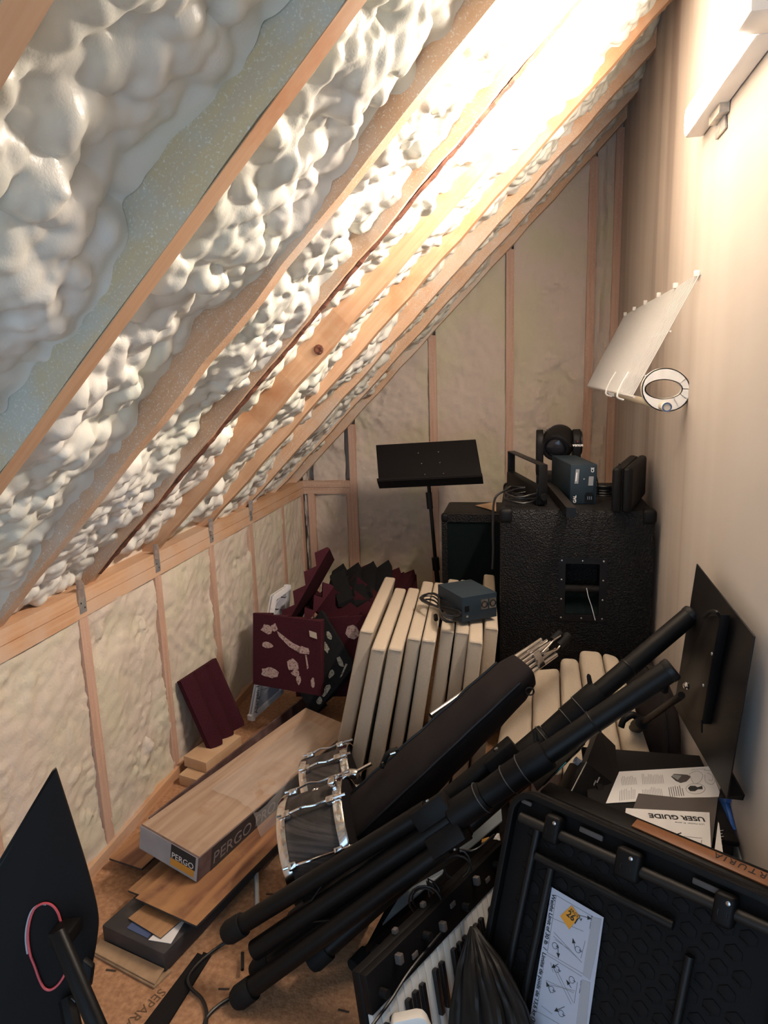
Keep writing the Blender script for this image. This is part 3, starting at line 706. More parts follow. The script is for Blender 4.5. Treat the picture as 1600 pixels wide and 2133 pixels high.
# a second, power amplifier sized blue box lying across the panel tops
bx = thing('phantom_supply', 'blue grey metal box with two microphone sockets resting on the linen panels', 'power supply', (-.18, 2.17, .595))
P0, P1 = at(963, 1297, z=.597), at(1035, 1284, z=.597); hz = .082; P3 = at(912, 1217, z=.597+hz); P3.z = .597
MB().box(P0, P1-P0, P3-P0, (0, 0, hz)).build('case', 'blue_grey_metal', bx, bevel=.0015)
fr2 = (P1-P0).normalized(); fn2 = fr2.cross(V((0, 0, 1))); fn2 = fn2 if fn2.y < 0 else -fn2
def gp(u, v, off=.0004): return P0+(P1-P0)*u+V((0, 0, hz*v))+fn2*off
for u in (.63, .87):
    s = MB().prism([gp(u-.10, .40), gp(u+.10, .40), gp(u+.10, .80), gp(u-.10, .80)], fn2*.0015).build('socket_plate', 'steel', bx)
    MB().lathe(gp(u, .60, .002), fn2, [(.0115, 0), (.0115, .003), (.009, .0035), (.0085, -.001), (.0001, -.001)], 18).build('socket', 'black_satin', s, smooth=True)
sw = MB().prism([gp(.08, .42), gp(.19, .42), gp(.19, .64), gp(.08, .64)], fn2*.002).build('rocker_switch', 'black_plastic', bx)
MB().lathe(gp(.14, .22), fn2, [(.004, 0), (.004, .002), (.0015, .002), (.0001, .001)], 12).build('fuse_cap', 'steel', bx)
for (u, v) in ((.05, .1), (.95, .08), (.04, .95), (.9, .9)):
    p = P0+(P1-P0)*u+(P3-P0)*v+V((0, 0, hz)); MB().lathe(p, (0, 0, 1), [(.003, 0), (.002, .0012), (.0001, .0014)], 8).build('screw', 'black_satin', bx)
cdl = thing('mains_cable', 'black power cord tied in a figure eight beside the blue box on the panels', 'cable', at(915, 1272, z=.60))
cA, cB = at(903, 1262, z=.612), at(930, 1284, z=.612); cM = (cA+cB)/2; ax_ = (cB-cA); 
pts = []
for k in range(90):
    a = k*2*math.pi/18; j = k//18
    lx = math.sin(a); ly = math.sin(2*a)*.5
    pts.append(cM+ax_*(lx*(1.0+.05*j))+V((.036, .03, 0))*(ly*(1+.1*j))+V((0, 0, .006+.004*j+.008*math.cos(a+j))))
MB().tube(pts, .003, 6).build('cord', 'black_cable', cdl, smooth=True)
MB().tube([cM+V((-.01, -.03, -.004)), cM+V((-.006, -.05, -.012))], .007, 8).build('plug', 'black_plastic', cdl, smooth=True)

# ================================================================== stepped acoustic foam tiles
def wedge_tile(name, label, o, u, v, n, th=.05, ridges=4, base=.012, m_='burgundy_foam', group=None, marks=None, mk='dried_glue', flip=False):
    """tile with ridges running along v; n points to the ridged side. o is the corner on the flat side"""
    o, u, v, n = V(o), V(u), V(v), V(n).normalized()
    t = thing(name, label, 'foam tile', o, group)
    prof = [(0, 0), (1, 0), (1, base)]
    for k in range(ridges, 0, -1):
        prof += [((k-.18)/ridges if not flip else (k-.5)/ridges, th), ((k-1)/ridges, base)]
    pts = [o+u*a+n*b for a, b in prof]
    MB().prism(pts, v).build('foam_body', m_, t)
    for poly in (marks or []):
        MB().prism([o+u*a+v*b-n*.0004 for a, b in poly], -n*.0006).build('glue_mark', mk, t)
    return t
def blob(cx, cy, rx, ry, n=11, seed=0):
    rr = random.Random(seed); return [(cx+rx*math.cos(2*math.pi*k/n)*rr.uniform(.7, 1.15), cy+ry*math.sin(2*math.pi*k/n)*rr.uniform(.7, 1.15)) for k in range(n)]
G = 'acoustic foam tiles'
# leaning by the knee wall: ridges run up and down
b0, b1, t0_, t1_ = at(452, 1560, z=.085), at(520, 1502, z=.085), at(388, 1416, x=-1.150), at(465, 1348, x=-1.120)
u = b1-b0; v = t0_-b0; nn = u.cross(v).normalized(); nn = nn if nn.x > 0 else -nn
tl_ = wedge_tile('foam_tile', 'burgundy wedge foam tile leaning on the knee wall above the pine offcuts', b0-nn*.045, u, v, nn, th=.044, ridges=3, base=.018, group=G, flip=True)
# facing us with glue marks
q = [at(527, 1277, y=2.34), at(648, 1305, y=2.27), at(668, 1450, y=2.22), at(527, 1425, y=2.29)]
u = q[2]-q[3]; v = q[0]-q[3]; nn = u.cross(v).normalized(); nn = nn if nn.y > 0 else -nn
mk = [blob(.22, .80, .10, .07, 9, 1), [(.28, .86), (.34, .90), (.38, .82), (.33, .78), (.27, .80)], [(.36, .80), (.60, .66), (.72, .62), (.70, .54), (.55, .60), (.40, .72)], blob(.76, .58, .10, .06, 9, 3), blob(.60, .36, .10, .085, 12, 4),
      blob(.64, .25, .06, .05, 8, 5), blob(.22, .58, .09, .045, 10, 6), blob(.26, .20, .15, .085, 14, 7), blob(.69, .17, .04, .07, 8, 8), blob(.89, .16, .03, .08, 7, 9), [(.78, .52), (.80, .52), (.83, .36), (.81, .33)]]
mk = [[(min(.97, a), min(.97, b)) for a, b in poly] for poly in mk]
ft = wedge_tile('foam_tile', 'burgundy foam tile with pale glue marks on its flat back', q[3], u, v, nn, th=.05, ridges=4, group=G, marks=mk)
MB().prism([q[3]+u*a+v*b-nn*.0008 for a, b in ((.84, .86), (.94, .84), (.95, .76), (.85, .78))], -nn*.002).build('tape_square', 'linen', ft)
# charcoal one with grey glue behind it
q = [at(662, 1287, y=2.46), at(742, 1352, y=2.40), at(735, 1412, y=2.36), at(650, 1492, y=2.30), at(600, 1400, y=2.36)]
o_ = at(652, 1493, y=2.31); u = at(748, 1375, y=2.36)-o_; v = at(585, 1372, y=2.42)-o_; u = u.normalized()*.26; v = v.normalized()*.26; nn = u.cross(v).normalized(); nn = nn if nn.y > 0 else -nn
mk = [blob(.75, .55, .05, .10, 9, 11), blob(.80, .78, .03, .04, 6, 12), [(.30, .30), (.42, .36), (.50, .50), (.42, .52), (.33, .44)], blob(.28, .50, .13, .08, 10, 13), [(.62, .70), (.64, .70), (.60, .82), (.58, .82)], blob(.84, .22, .05, .09, 9, 31), blob(.62, .20, .07, .05, 9, 32), blob(.40, .10, .11, .05, 11, 33), blob(.22, .08, .06, .05, 8, 34), [(.70, .06), (.74, .05), (.92, .10), (.90, .13)], blob(.90, .62, .04, .07, 8, 35)]
wedge_tile('foam_tile', 'charcoal foam tile with grey glue residue tucked behind the burgundy one', o_, u, v, nn, th=.05, ridges=4, m_='charcoal_foam', group=G, marks=mk, mk='dried_glue_grey')
# burgundy one peeking above the charcoal one
q = [at(600, 1292, y=2.52), at(765, 1283, y=2.46), at(742, 1372, y=2.44)]
u = q[1]-q[0]; v = (q[2]-q[1])*1.9; v = v-u*(v.dot(u)/u.dot(u)); nn = u.cross(v).normalized(); nn = nn if nn.y > 0 else -nn
wedge_tile('foam_tile', 'burgundy foam tile peeking out above the charcoal tile', q[0], u, v, nn, th=.05, group=G, marks=[blob(.80, .18, .10, .10, 9, 21), blob(.14, .16, .07, .05, 7, 22)])
# two seen edge on, pointing up towards the corner
def edge_tile(label, p_lo, p_hi, wid, nrm, m_='burgundy_foam', ridges=4, th=.05, flip=False):
    v = p_hi-p_lo; nrm = V(nrm); nrm = (nrm-v*(nrm.dot(v)/v.dot(v))).normalized(); u = v.cross(nrm).normalized()*wid
    return wedge_tile('foam_tile', label, p_lo, v, u, nrm, th=th, ridges=ridges, m_=m_, group=G, flip=flip)
edge_tile('burgundy foam tile sticking up highest out of the heap, seen edge on', at(615, 1312, y=2.70), at(697, 1166, y=2.86), .30, (-.8, .1, .6), flip=True, th=.045)
edge_tile('burgundy foam tile just below the one sticking up highest, edge on', at(622, 1318, y=2.62), at(692, 1222, y=2.72), .28, (-.7, 0, .7), th=.045)
heap = [((-.86, 2.80, .375), (.29, .04, .02), (-.05, .28, .06), 'charcoal_foam', 'charcoal foam tile with pale flakes lying on the heap below the highest tile'),
        ((-.78, 2.72, .395), (.26, .12, -.06), (-.10, .26, .05), 'charcoal_foam', 'charcoal foam tile lying askew across the middle of the heap'),
        ((-.84, 2.98, .36), (.30, -.02, -.03), (.03, .28, .04), 'burgundy_foam', 'burgundy foam tile with a zigzag edge at the back of the heap'),
        ((-.76, 2.60, .33), (.20, .20, .03), (-.18, .20, .06), 'burgundy_foam', 'dark burgundy foam tile turned cornerwise on the front of the heap'),
        ((-.70, 2.80, .365), (.22, .02, -.14), (.02, .27, .0), 'burgundy_foam', 'burgundy foam tile sliding off the heap towards the linen panels'),
        ((-.90, 2.66, .28), (.28, -.06, .02), (.06, .26, .04), 'charcoal_foam', 'charcoal foam tile low at the front of the heap'),
        ((-.72, 3.0, .355), (.24, .05, -.06), (-.05, .26, .03), 'burgundy_foam', 'burgundy foam tile at the back right end of the heap')]
for o_, u, v, m_, lab in heap:
    u, v = V(u), V(v); v = v-u*(v.dot(u)/u.dot(u)); nn = u.cross(v).normalized()
    wedge_tile('foam_tile', lab, o_, u, v, nn if nn.z > 0 else -nn, th=.05, ridges=4, m_=m_, group=G)
for k in range(3):     # the bottom of the heap, tiles laid flat in pairs
    a = .15*(k % 2)-.1; u = V((math.cos(a), math.sin(a), 0))*.30; v = V((-math.sin(a), math.cos(a), 0))*.30
    wedge_tile('foam_tile', 'foam tile lying flat, buried at the bottom of the heap', V((-.86, 2.74, .002+.108*k)), u, v, (0, 0, 1), th=.05, m_='charcoal_foam' if k % 2 else 'burgundy_foam', group=G)
    wedge_tile('foam_tile', 'foam tile lying flat, buried at the bottom of the heap', V((-.86, 2.74, .105+.108*k))+u*.0, u, v, (0, 0, -1), th=.05, m_='charcoal_foam', group=G)

# ================================================================== air filter with cardboard lattice
af = thing('air_filter', 'white framed pleated air filter leaning upright behind the marked burgundy tile', 'air filter', at(515, 1497, z=.03))
pA, pB = at(516, 1500, x=-1.06), at(583, 1442, x=-1.0); pA.z = max(pA.z, .02)
pC, pD = at(598, 1217, y=2.62), at(566, 1232, y=2.50)
uu = (pB-pA); vv_ = (pC-pB); 
nn = uu.cross(vv_).normalized(); nn = nn if nn.x > 0 else -nn
pD = at(563, 1240, y=2.50)
for (a, b) in ((pA, pB), (pB, pC), (pD, pC), (pA, pD)):
    d_ = (b-a).normalized(); s_ = nn.cross(d_); s_ = s_ if s_.dot((pA+pC)/2-a) > 0 else -s_
    MB().box(a, b-a, s_*.022, nn*.02).build('frame_strip', 'white_paper', af)
mid = MB(); mid.prism([pA+nn*.006, pB+nn*.006, pC+nn*.006, pD+nn*.006], nn*.006); mid.build('pleated_media', 'pale_grey', af)
for k in range(1, 9):
    f = k/9
    for sgn in (0, 1):
        a = pA.lerp(pD, f) if sgn else pB.lerp(pC, f); b = pB.lerp(pC, min(1, f+.12)) if sgn else pA.lerp(pD, min(1, f+.12))
        MB().tube([a+nn*.016, b+nn*.016], .0022, 4).build('lattice_strip', 'carton_grey', af)
text('filter_lettering', 'Allergen 1500', pA+uu*.16+vv_*.03+nn*.021, vv_, -uu, .028, 'ink', af)

# ================================================================== pine offcuts by the wall
def brick(name, label, cat, o, a, b, c, m_, bevel=.002, group=None):
    ob = MB().box(o, a, b, c).build(name, m_, None, bevel=bevel); return tag(ob, label, cat, group)
brick('wood_offcut', 'upper pine stud offcut under the leaning burgundy tile', 'wood block', at(384, 1596, z=.040)+V((0, 0, .0)), V((.10, -.03, 0)), V((.05, .19, 0)), V((0, 0, .040)), 'pine', group='pine offcuts')
brick('wood_offcut', 'lower pine stud offcut lying on the sole plate corner', 'wood block', at(374, 1634, z=.001), V((.11, -.03, 0)), V((.05, .24, 0)), V((0, 0, .038)), 'pine', group='pine offcuts')

# ================================================================== laminate flooring: cartons and loose planks
D = PERGO_D; Pp = V((D.y, -D.x, 0))
low = thing('flooring_carton', 'open dark flooring carton lying on the floor under the loose planks', 'carton', (-.9, 1.5, 0))
l0 = at(210, 1978, z=.004); l0 = V((-1.012, 1.262, .002))
MB().box(l0+V((0, .02, .006)), Pp*.205, D*.76, (0, 0, .05)).build('carton_body', 'carton_dark', low, bevel=.003)
MB().prism([l0+V((-.012, -.012, 0)), l0+Pp*.20+V((-.003, -.022, 0)), l0+Pp*.215+V((0, .03, 0)), l0+V((-.005, .05, 0))], (0, 0, .005)).build('end_flap', 'cardboard', low)
MB().prism([l0+V((-.012, -.010, .006)), l0+Pp*.20+V((-.003, -.018, .006)), l0+Pp*.202+V((0, .018, .014)), l0+V((-.006, .018, .014))], (0, 0, .003)).build('end_flap', 'cardboard', low)
MB().prism([l0+Pp*.145+V((0, .035, .0565)), l0+Pp*.207+V((0, .05, .0565)), l0+Pp*.207+V((0, .12, .0565)), l0+Pp*.160+V((0, .09, .0565))], (0, 0, .001)).build('carton_label', 'white_paper', low)
MB().prism([l0+Pp*.07+V((0, .04, .0565)), l0+Pp*.14+V((0, .038, .0565)), l0+Pp*.15+V((0, .09, .0565)), l0+Pp*.08+V((0, .10, .0565))], (0, 0, .0008)).build('printed_panel', 'navy_cap', low)
GP = 'loose laminate planks'
def plank(label, o, ang, length, wid, z, th, m_):
    d = V((D.x*math.cos(ang)-D.y*math.sin(ang), D.x*math.sin(ang)+D.y*math.cos(ang), 0)); p = V((d.y, -d.x, 0))
    t = thing('laminate_plank', label, 'plank', V((o[0], o[1], z)), GP)
    MB().box(V((o[0], o[1], z)), d*length, p*wid, (0, 0, th-.0015)).build('core_board', 'carton_dark', t)
    MB().box(V((o[0], o[1], z+th-.0015)), d*length, p*wid, (0, 0, .0015)).build('wood_face', m_, t)
    return t
k0 = at(268, 1878, z=.083)
plank('wide loose laminate plank on top, its end clear of the printed carton', (k0.x+.012, k0.y+.012), -.02, .78, .205, .078, .007, 'laminate_red')
plank('loose laminate plank just below the top one, shifted towards the wall', (k0.x-.030, k0.y+.045), .02, .78, .19, .068, .007, 'laminate')
plank('short dark laminate plank poking out by the left side of the printed carton', (-1.155, 1.53), .06, .8, .12, .030, .007, 'laminate_red')
plank('lowest loose laminate plank resting on the dark carton', (k0.x+.015, k0.y-.03), -.10, .7, .12, .0575, .006, 'laminate')
pg = thing('printed_carton', 'wood print flooring carton with pale side lettering, lying on the loose planks', 'carton', (-.9, 2.0, .087))
g0 = at(290, 1766, z=.122); g1 = at(411, 1838, z=.088); gv = g1-g0; gw = gv.length; GX = gv.normalized()
GD = (V((.215, .976, -.03))); GD = (GD-GX*GD.dot(GX)).normalized(); GZ = GX.cross(GD); gl, gh = .80, .074
MB().box(g0, GX*gw, GD*gl, GZ*gh).build('carton_body', 'carton_maroon', pg, bevel=.003)
MB().box(g0+GX*.003+GD*.004+GZ*gh, GX*(gw-.006), GD*(gl-.008), GZ*.0012).build('top_print', 'carton_oak', pg)
def ep(a, b, off=.0006): return g0+GX*(gw*a)+GZ*(gh*b)-GD*off
MB().prism([ep(.01, .02), ep(.99, .02), ep(.99, .99), ep(.01, .99)], -GD*.0012).build('end_print', 'carton_grey', pg)
MB().prism([ep(.55, .42, .002), ep(.955, .42, .002), ep(.955, .98, .002), ep(.55, .98, .002)], -GD*.0006).build('end_black_panel', 'ink', pg)
MB().prism([ep(.55, .13, .002), ep(.94, .13, .002), ep(.94, .42, .002), ep(.55, .42, .002)], -GD*.0006).build('end_amber_panel', 'amber', pg)
text('end_lettering', 'PERGO', ep(.565, .45, .003), GX, GZ, .0245, 'white_ink', pg)
MB().box(g0+GX*(gw+.0004)+GD*.05, GD*.60, GZ*gh*.98, GX*.0005).build('side_panel', 'carton_dark', pg)
text('side_lettering', 'PERGO PRO', g0+GX*(gw+.0014)+GD*.055+GZ*.016, GD, GZ, .052, 'faded_ink', pg)
# crumpled clear film over the carton
m = MB(); nu, nv = 22, 16; P = []
for i in range(nu):
    for j in range(nv):
        a, b = i/(nu-1), j/(nv-1); p = g0+GD*(.22+.50*a)+GX*(gw*(.25+1.0*b))
        z = gh+.006+.012*random.random()*(.3+b)+.02*math.sin(a*9+b*5)*b
        if b > .74: z -= (b-.74)*.30
        P.append(p+GZ*z)
m.grid(P, nu, nv); tag(m.build('plastic_film', 'film', None, smooth=True), 'crumpled clear plastic film draped over the wood print carton', 'plastic film')
tag(MB().box(at(330, 1692, z=.10)+V((-.022, -.02, -.09)), D*1.0, Pp*.006, (0, 0, .085)).build('hardboard_strip', 'carton_maroon', None), 'long brown hardboard strip on edge along the left of the printed carton', 'board')

# ================================================================== white tube and a chip on the floor
wr = thing('plastic_tube', 'thin white plastic tube lying on the floor beside the planks', 'tube', at(535, 1830, z=0))
e0, e1 = at(533, 1752, z=.007), at(537, 1925, z=.007)
MB().tube([e0, e1], .0062, 10).build('tube_wall', 'white_plastic', wr, smooth=True)
MB().tube([e0-(e1-e0).normalized()*.002, e0+(e1-e0).normalized()*.006], .0085, 10).build('end_collar', 'white_plastic', wr, smooth=True)
c_ = at(545, 1796, z=.001); tag(MB().prism([c_, c_+V((.018, .002, 0)), c_+V((.012, .022, 0)), c_+V((.003, .016, 0))], (0, 0, .005)).build('plaster_chip', 'linen', None), 'small pale chip on the floor beside the white tube', 'debris')

# ================================================================== two snare drums lying on their sides
def drum(label, c, axis, R, L, badge=True, loc=None):
    ax = V(axis).normalized(); t = thing('snare_drum', label, 'drum', V((c[0], c[1], 0)), 'black ash snare drums')
    c = V(c); upv = V((0, 0, 1)); a0 = (upv-ax*upv.dot(ax)).normalized(); b0 = ax.cross(a0)
    MB().lathe(c, ax, [(R*.96, 0), (R*.97, .004), (R*.97, L-.004), (R*.96, L)], 56, a0).build('shell', 'drum_ash', t, smooth=True)
    for h, s in ((0, -1), (L, 1)):
        MB().lathe(c+ax*h, ax*s, [(R*.965, -.014), (R*1.03, -.014), (R*1.03, .004), (R*1.015, .009), (R*.985, .009), (R*.985, .0), (R*.965, .0)], 56, a0).build('hoop', 'chrome', t, smooth=True)
        MB().lathe(c+ax*(h+s*.001), ax*s, [(R*.985, .004), (R*.8, .004), (.0001, .004)], 48, a0).build('drum_skin', 'drum_skin' if s < 0 else 'black_matte', t)
    for k in range(8):
        an = 2*math.pi*(k+.35)/8; d = a0*math.cos(an)+b0*math.sin(an); tg = ax.cross(d)
        p = c+d*R*1.02
        MB().tube(spline([p+ax*-.004+d*.006, p+ax*(L*.2)+d*.006, p+ax*(L*.42)+d*.010, p+ax*(L*.6)+d*.004, p+ax*(L*.8)+d*.006, p+ax*(L+.012)+d*.006], 5), .0032, 7).build('tension_rod', 'chrome', t, smooth=True)
        for h in (.008, L-.03):
            lug = MB().box(c+d*R*.97+ax*h-tg*.010, tg*.020, ax*.022, d*.018).build('lug', 'chrome', t, bevel=.004)
        MB().tube([p+ax*(L+.008)+d*.006, p+ax*(L+.022)+d*.006], .0042, 6).build('rod_head', 'chrome', t, smooth=True)
    return t, a0, b0, ax, c
axd = V((.90, .20, .30)).normalized()
drum_c = at(630, 1782, z=.158)
t, a0, b0, ax, c = drum('front snare drum with black ash shell and chrome hoops lying on its side', drum_c, axd, .150, .155)
bp_ = c+ax*.085+(a0*math.cos(.35)-b0*math.sin(.35))*.1455
MB().torus(bp_, (a0*math.cos(.35)-b0*math.sin(.35)), .009, .0014, 16, 6).build('badge', 'chrome', t, smooth=True)
m = MB(); m.box(c+ax*.135+a0*.146-b0*.02, ax*.02, b0*.03, a0*.03); m.build('strainer', 'chrome', t, bevel=.004)
drum('rear snare drum with black ash shell half hidden by the front drum', drum_c+V((-.055, .295, -.035)), axd, .117, .135)

# ================================================================== soft gig bag lying across the linen panels
bag = thing('gig_bag', 'long black padded gig bag lying diagonally across the linen panels', 'bag', (-.5, 1.65, 0))
lo = [at(690, 1672, d=1.82), at(715, 1770, d=1.70), at(790, 1800, d=1.80), at(770, 1700, d=1.92)]
hi = [at(1050, 1354, d=1.80), at(1110, 1402, d=1.70), at(1118, 1450, d=1.78), at(1058, 1400, d=1.90)]
def loft(rings, m, closed=True):
    n = len(rings[0]); o = [p for r in rings for p in r]; fs = []
    for i in range(len(rings)-1):
        for k in range(n):
            l = (k+1) % n; fs.append((i*n+k, i*n+l, (i+1)*n+l, (i+1)*n+k))
    fs += [tuple(range(n)), tuple((len(rings)-1)*n+k for k in range(n))]
    return m.add(o, fs)
def roundquad(q, f=.36, n=4):
    out = []
    for i in range(4):
        p, c_, nx = q[i-1], q[i], q[(i+1) % 4]; a = c_.lerp(p, f); b = c_.lerp(nx, f)
        for k in range(n+1):
            t = k/n; out.append(a*(1-t)**2+c_*2*t*(1-t)+b*t*t)
    return out
rings = []
NR = 18
for i in range(NR+1):
    t = i/NR; q = [lo[k].lerp(hi[k], t) for k in range(4)]; cen = sum(q, V((0, 0, 0)))/4
    s = 1.0
    if i == 0: s = .86
    if i == NR: s = .80
    if i in (1, NR-1): s = .97
    bul = 1+.02*math.sin(i*1.9)
    q = [cen+(p-cen)*s*bul for p in q]
    rings.append(roundquad(q))
dl = (hi[0]-lo[0]).normalized()
rings[0] = [p-dl*.012 for p in rings[0]]; rings[-1] = [p+dl*.012 for p in rings[-1]]
loft(rings, MB()).build('bag_body', 'black_fabric', bag, smooth=True)
for k in (2, 7, 17):
    pts = [r[k]+(r[k]-sum(r, V((0, 0, 0)))/len(r)).normalized()*.002 for r in rings[1:-1]]
    MB().tube(pts, .0035, 6).build('piping', 'black_satin', bag, smooth=True)
hp = at(800, 1580, d=1.78)
hA, hB = at(818, 1572, d=1.76), at(802, 1592, d=1.76)
MB().tube(spline([at(795, 1598, d=1.765), at(808, 1570, d=1.755), at(828, 1560, d=1.765)], 5), .007, 8).build('grab_handle', 'black_rubber', bag, smooth=True)
MB().tube([at(813, 1571, d=1.74), at(824, 1567, d=1.74)], .003, 8).build('zip_pull', 'chrome', bag, smooth=True)
MB().tube([at(797, 1588, d=1.74), at(799, 1597, d=1.74)], .003, 8).build('zip_pull', 'chrome', bag, smooth=True)
MB().torus(at(1104, 1440, d=1.70), (0, 1, 0), .010, .002, 14, 6).build('zip_ring', 'black_satin', bag, smooth=True)

# chrome stand hardware behind the bag
ch = thing('hardware_stand', 'folded chrome drum hardware stand poking out above the gig bag', 'drum stand', at(1110, 1380, y=1.98))
p0 = at(1065, 1405, y=1.93); p1 = at(1150, 1345, y=2.06); dd = (p1-p0).normalized(); perp = dd.cross(FW).normalized()
for i, (o, r, ex) in enumerate(((-.030, .008, .0), (-.014, .006, .005), (.0, .0055, -.02), (.012, .006, .0), (.024, .005, -.01), (.036, .008, -.03))):
    MB().tube([p0+perp*o-dd*.30, p1+perp*o+dd*ex], r, 12).build('chrome_tube', 'chrome', ch, smooth=True)
for s_ in (-1, 1):
    MB().tube(spline([p0.lerp(p1, .75)+perp*(.004*s_)-FW*.012, p0.lerp(p1, .95)+perp*(.010*s_)-FW*.012, p1+dd*.012+perp*(.014*s_)-FW*.012, p1+dd*.045+perp*(.010*s_+.004)-FW*.012], 6), .003, 8).build('fork', 'chrome', ch, smooth=True)
MB().box(p0.lerp(p1, .55)-perp*.035-FW*.012, dd*.03, perp*.05, FW*.02).build('hinge_block', 'chrome', ch, bevel=.003)
MB().tube([p1+dd*.02-perp*.012, p1+dd*.075-perp*.004], .015, 12).build('rubber_foot', 'black_rubber', ch, smooth=True)
MB().tube([p1+dd*.01+perp*.012, p1+dd*.05+perp*.018], .012, 12).build('rubber_foot', 'black_rubber', ch, smooth=True)
k_ = at(735, 1612, d=1.86)
kn = thing('chrome_clamp', 'small round chrome clamp peeking out between the gig bag and the linen panels', 'clamp', k_)
MB().lathe(k_, (RT-FW*.3).normalized(), [(.0001, -.014), (.012, -.014), (.014, -.010), (.014, .010), (.012, .014), (.0001, .014)], 18).build('clamp_drum', 'chrome', kn, smooth=True)
MB().tube([k_, at(775, 1590, d=1.84)], .0055, 10).build('clamp_rod', 'chrome', kn, smooth=True)

# ================================================================== linen panels leaning in front of the cabinet
def strip_panel(label, tl, tr, br, bl, depth):
    t = thing('acoustic_panel', label, 'acoustic panel', (bl+br)/2, 'leaning linen acoustic panels')
    m = MB(); m.prism([tl, tr, br, bl], depth); m.build('fabric_cover', 'linen', t, bevel=.018, seg=4)
    return t
dp = V((.0, .095, -.16))
S = [((1060, 1425), (1111, 1400), (1105, 1610), (1025, 1600), 'linen panel leaning before the cabinet, half under the gig bag'),
     ((1112, 1392), (1166, 1388), (1172, 1612), (1107, 1612), 'linen panel leaning before the cabinet, just clear of the gig bag'),
     ((1168, 1366), (1205, 1369), (1240, 1612), (1174, 1614), 'linen panel leaning before the cabinet, left of the tallest of its row'),
     ((1207, 1350), (1253, 1354), (1306, 1608), (1242, 1614), 'tallest of the linen panels leaning before the cabinet'),
     ((1255, 1354), (1289, 1366), (1361, 1580), (1309, 1606), 'linen panel leaning before the cabinet, beside the dark round bag')]
for i, (a, b, c_, d_, lab) in enumerate(S):
    strip_panel(lab, at(*a, y=2.19-.004*i), at(*b, y=2.19-.004*i), at(*c_, y=1.80-.008*i), at(*d_, y=1.80-.008*i), dp)

# ================================================================== two folded tripod speaker stands
def spstand(label, top, foot, fanv, lens, hub_t, feet, parts):
    t = thing('speaker_stand', label, 'speaker stand', foot, 'folded tripod speaker stands')
    top, foot = V(top), V(foot); d = (foot-top); L = d.length; d.normalize(); f = V(fanv); f = (f-d*f.dot(d)).normalized(); g = d.cross(f)
    def P(s): return top+d*s
    MB().tube([P(0), P(hub_t)], .0225, 20).build('inner_tube', 'black_metal', t, smooth=True)
    MB().lathe(P(0), d, [(.0001, -.002), (.020, -.002), (.0238, .002), (.0238, .012), (.0226, .014)], 20).build('tube_cap', 'black_satin', t, smooth=True)
    MB().torus(P(.20*parts), d, .0232, .0018, 22, 6).build('height_ring', 'black_satin', t, smooth=True)
    c0 = hub_t-.27
    MB().lathe(P(c0), d, [(.0196, 0), (.031, .001), (.032, .008), (.032, .058), (.0305, .062), (.0305, .10), (.029, .104), (.027, .16)], 24).build('locking_collar', 'black_plastic', t, smooth=True)
    MB().torus(P(c0+.06), d, .0322, .0012, 24, 6).build('collar_line', 'dull_ring', t, smooth=True)
    MB().torus(P(c0+.10), d, .031, .0012, 24, 6).build('collar_line', 'dull_ring', t, smooth=True)
    MB().tube([P(c0+.005)+f*.030, P(c0-.004)+f*.046, P(c0-.006)+f*.050], [.006, .005, .002], 8).build('lock_pin', 'black_plastic', t, smooth=True)
    MB().tube([P(c0+.15), P(L*.97)], .0225, 18).build('outer_tube', 'black_metal', t, smooth=True)
    MB().lathe(P(hub_t-.11), d, [(.0195, 0), (.030, .002), (.032, .01), (.032, .085), (.027, .09)], 24).build('lower_collar', 'black_plastic', t, smooth=True)
    MB().torus(P(hub_t-.10), d, .033, .0013, 24, 6).build('collar_line', 'dull_ring', t, smooth=True)
    # hub bracket: three channel shaped ears
    for k, (fa, ga, ln) in enumerate(feet):
        e = (f*fa+g*ga); el = e.normalized(); sd = d.cross(el)
        h0 = P(hub_t); 
        MB().box(h0+el*.010-sd*.024-d*.035, d*.085, sd*.048, el*.044).build('hub_ear', 'black_plastic', t, bevel=.004)
        leg0 = P(hub_t+.015)+el*.040; leg1 = P(hub_t)+d*ln+e*1.0
        leg = MB().tube([leg0, leg1], .0205, 16).build('leg', 'black_metal', t, smooth=True)
        dl_ = (leg1-leg0).normalized()
        MB().lathe(leg1-dl_*.045, dl_, [(.0208, 0), (.0255, .001), (.0265, .010), (.0265, .040), (.022, .052), (.0001, .056)], 18).build('rubber_foot', 'black_rubber', leg, smooth=True)
        MB().lathe(P(hub_t+.005)+el*.054, el, [(.005, 0), (.005, .003), (.0001, .004)], 10).build('hub_bolt', 'steel', t, smooth=True)
        br0 = leg0.lerp(leg1, .52); br1 = P(hub_t+(L-hub_t)*.80)
        MB().box(br0-sd*.009-el*.017, br1-br0, sd*.018, el*.003).build('brace', 'black_metal', t)
        MB().lathe(br0-el*.012+sd*.010, sd, [(.004, 0), (.004, .003), (.0001, .004)], 8).build('brace_bolt', 'steel', t)
    return t
topA, footA = at(1444, 1277, x=.400), at(612, 1978, z=.050)
topB, footB = at(1402, 1392, x=.295), at(508, 1995, z=.085)
LA = (footA-topA).length; LB = (footB-topB).length
spstand('rear folded tripod speaker stand, its tube reaching highest beside the wall', topA, footA, (UP+RT*.35), LA, .56, [(.048, .0, LA-.60), (-.03, .040, LA-.58), (-.03, -.045, LA-.60)], 1.0)
spstand('front folded tripod speaker stand with its legs nearest the camera', topB, footB, (UP+RT*.35), LB, .575, [(.062, .0, LB-.57), (-.045, .040, LB-.56), (-.060, -.020, LB-.53)], .95)

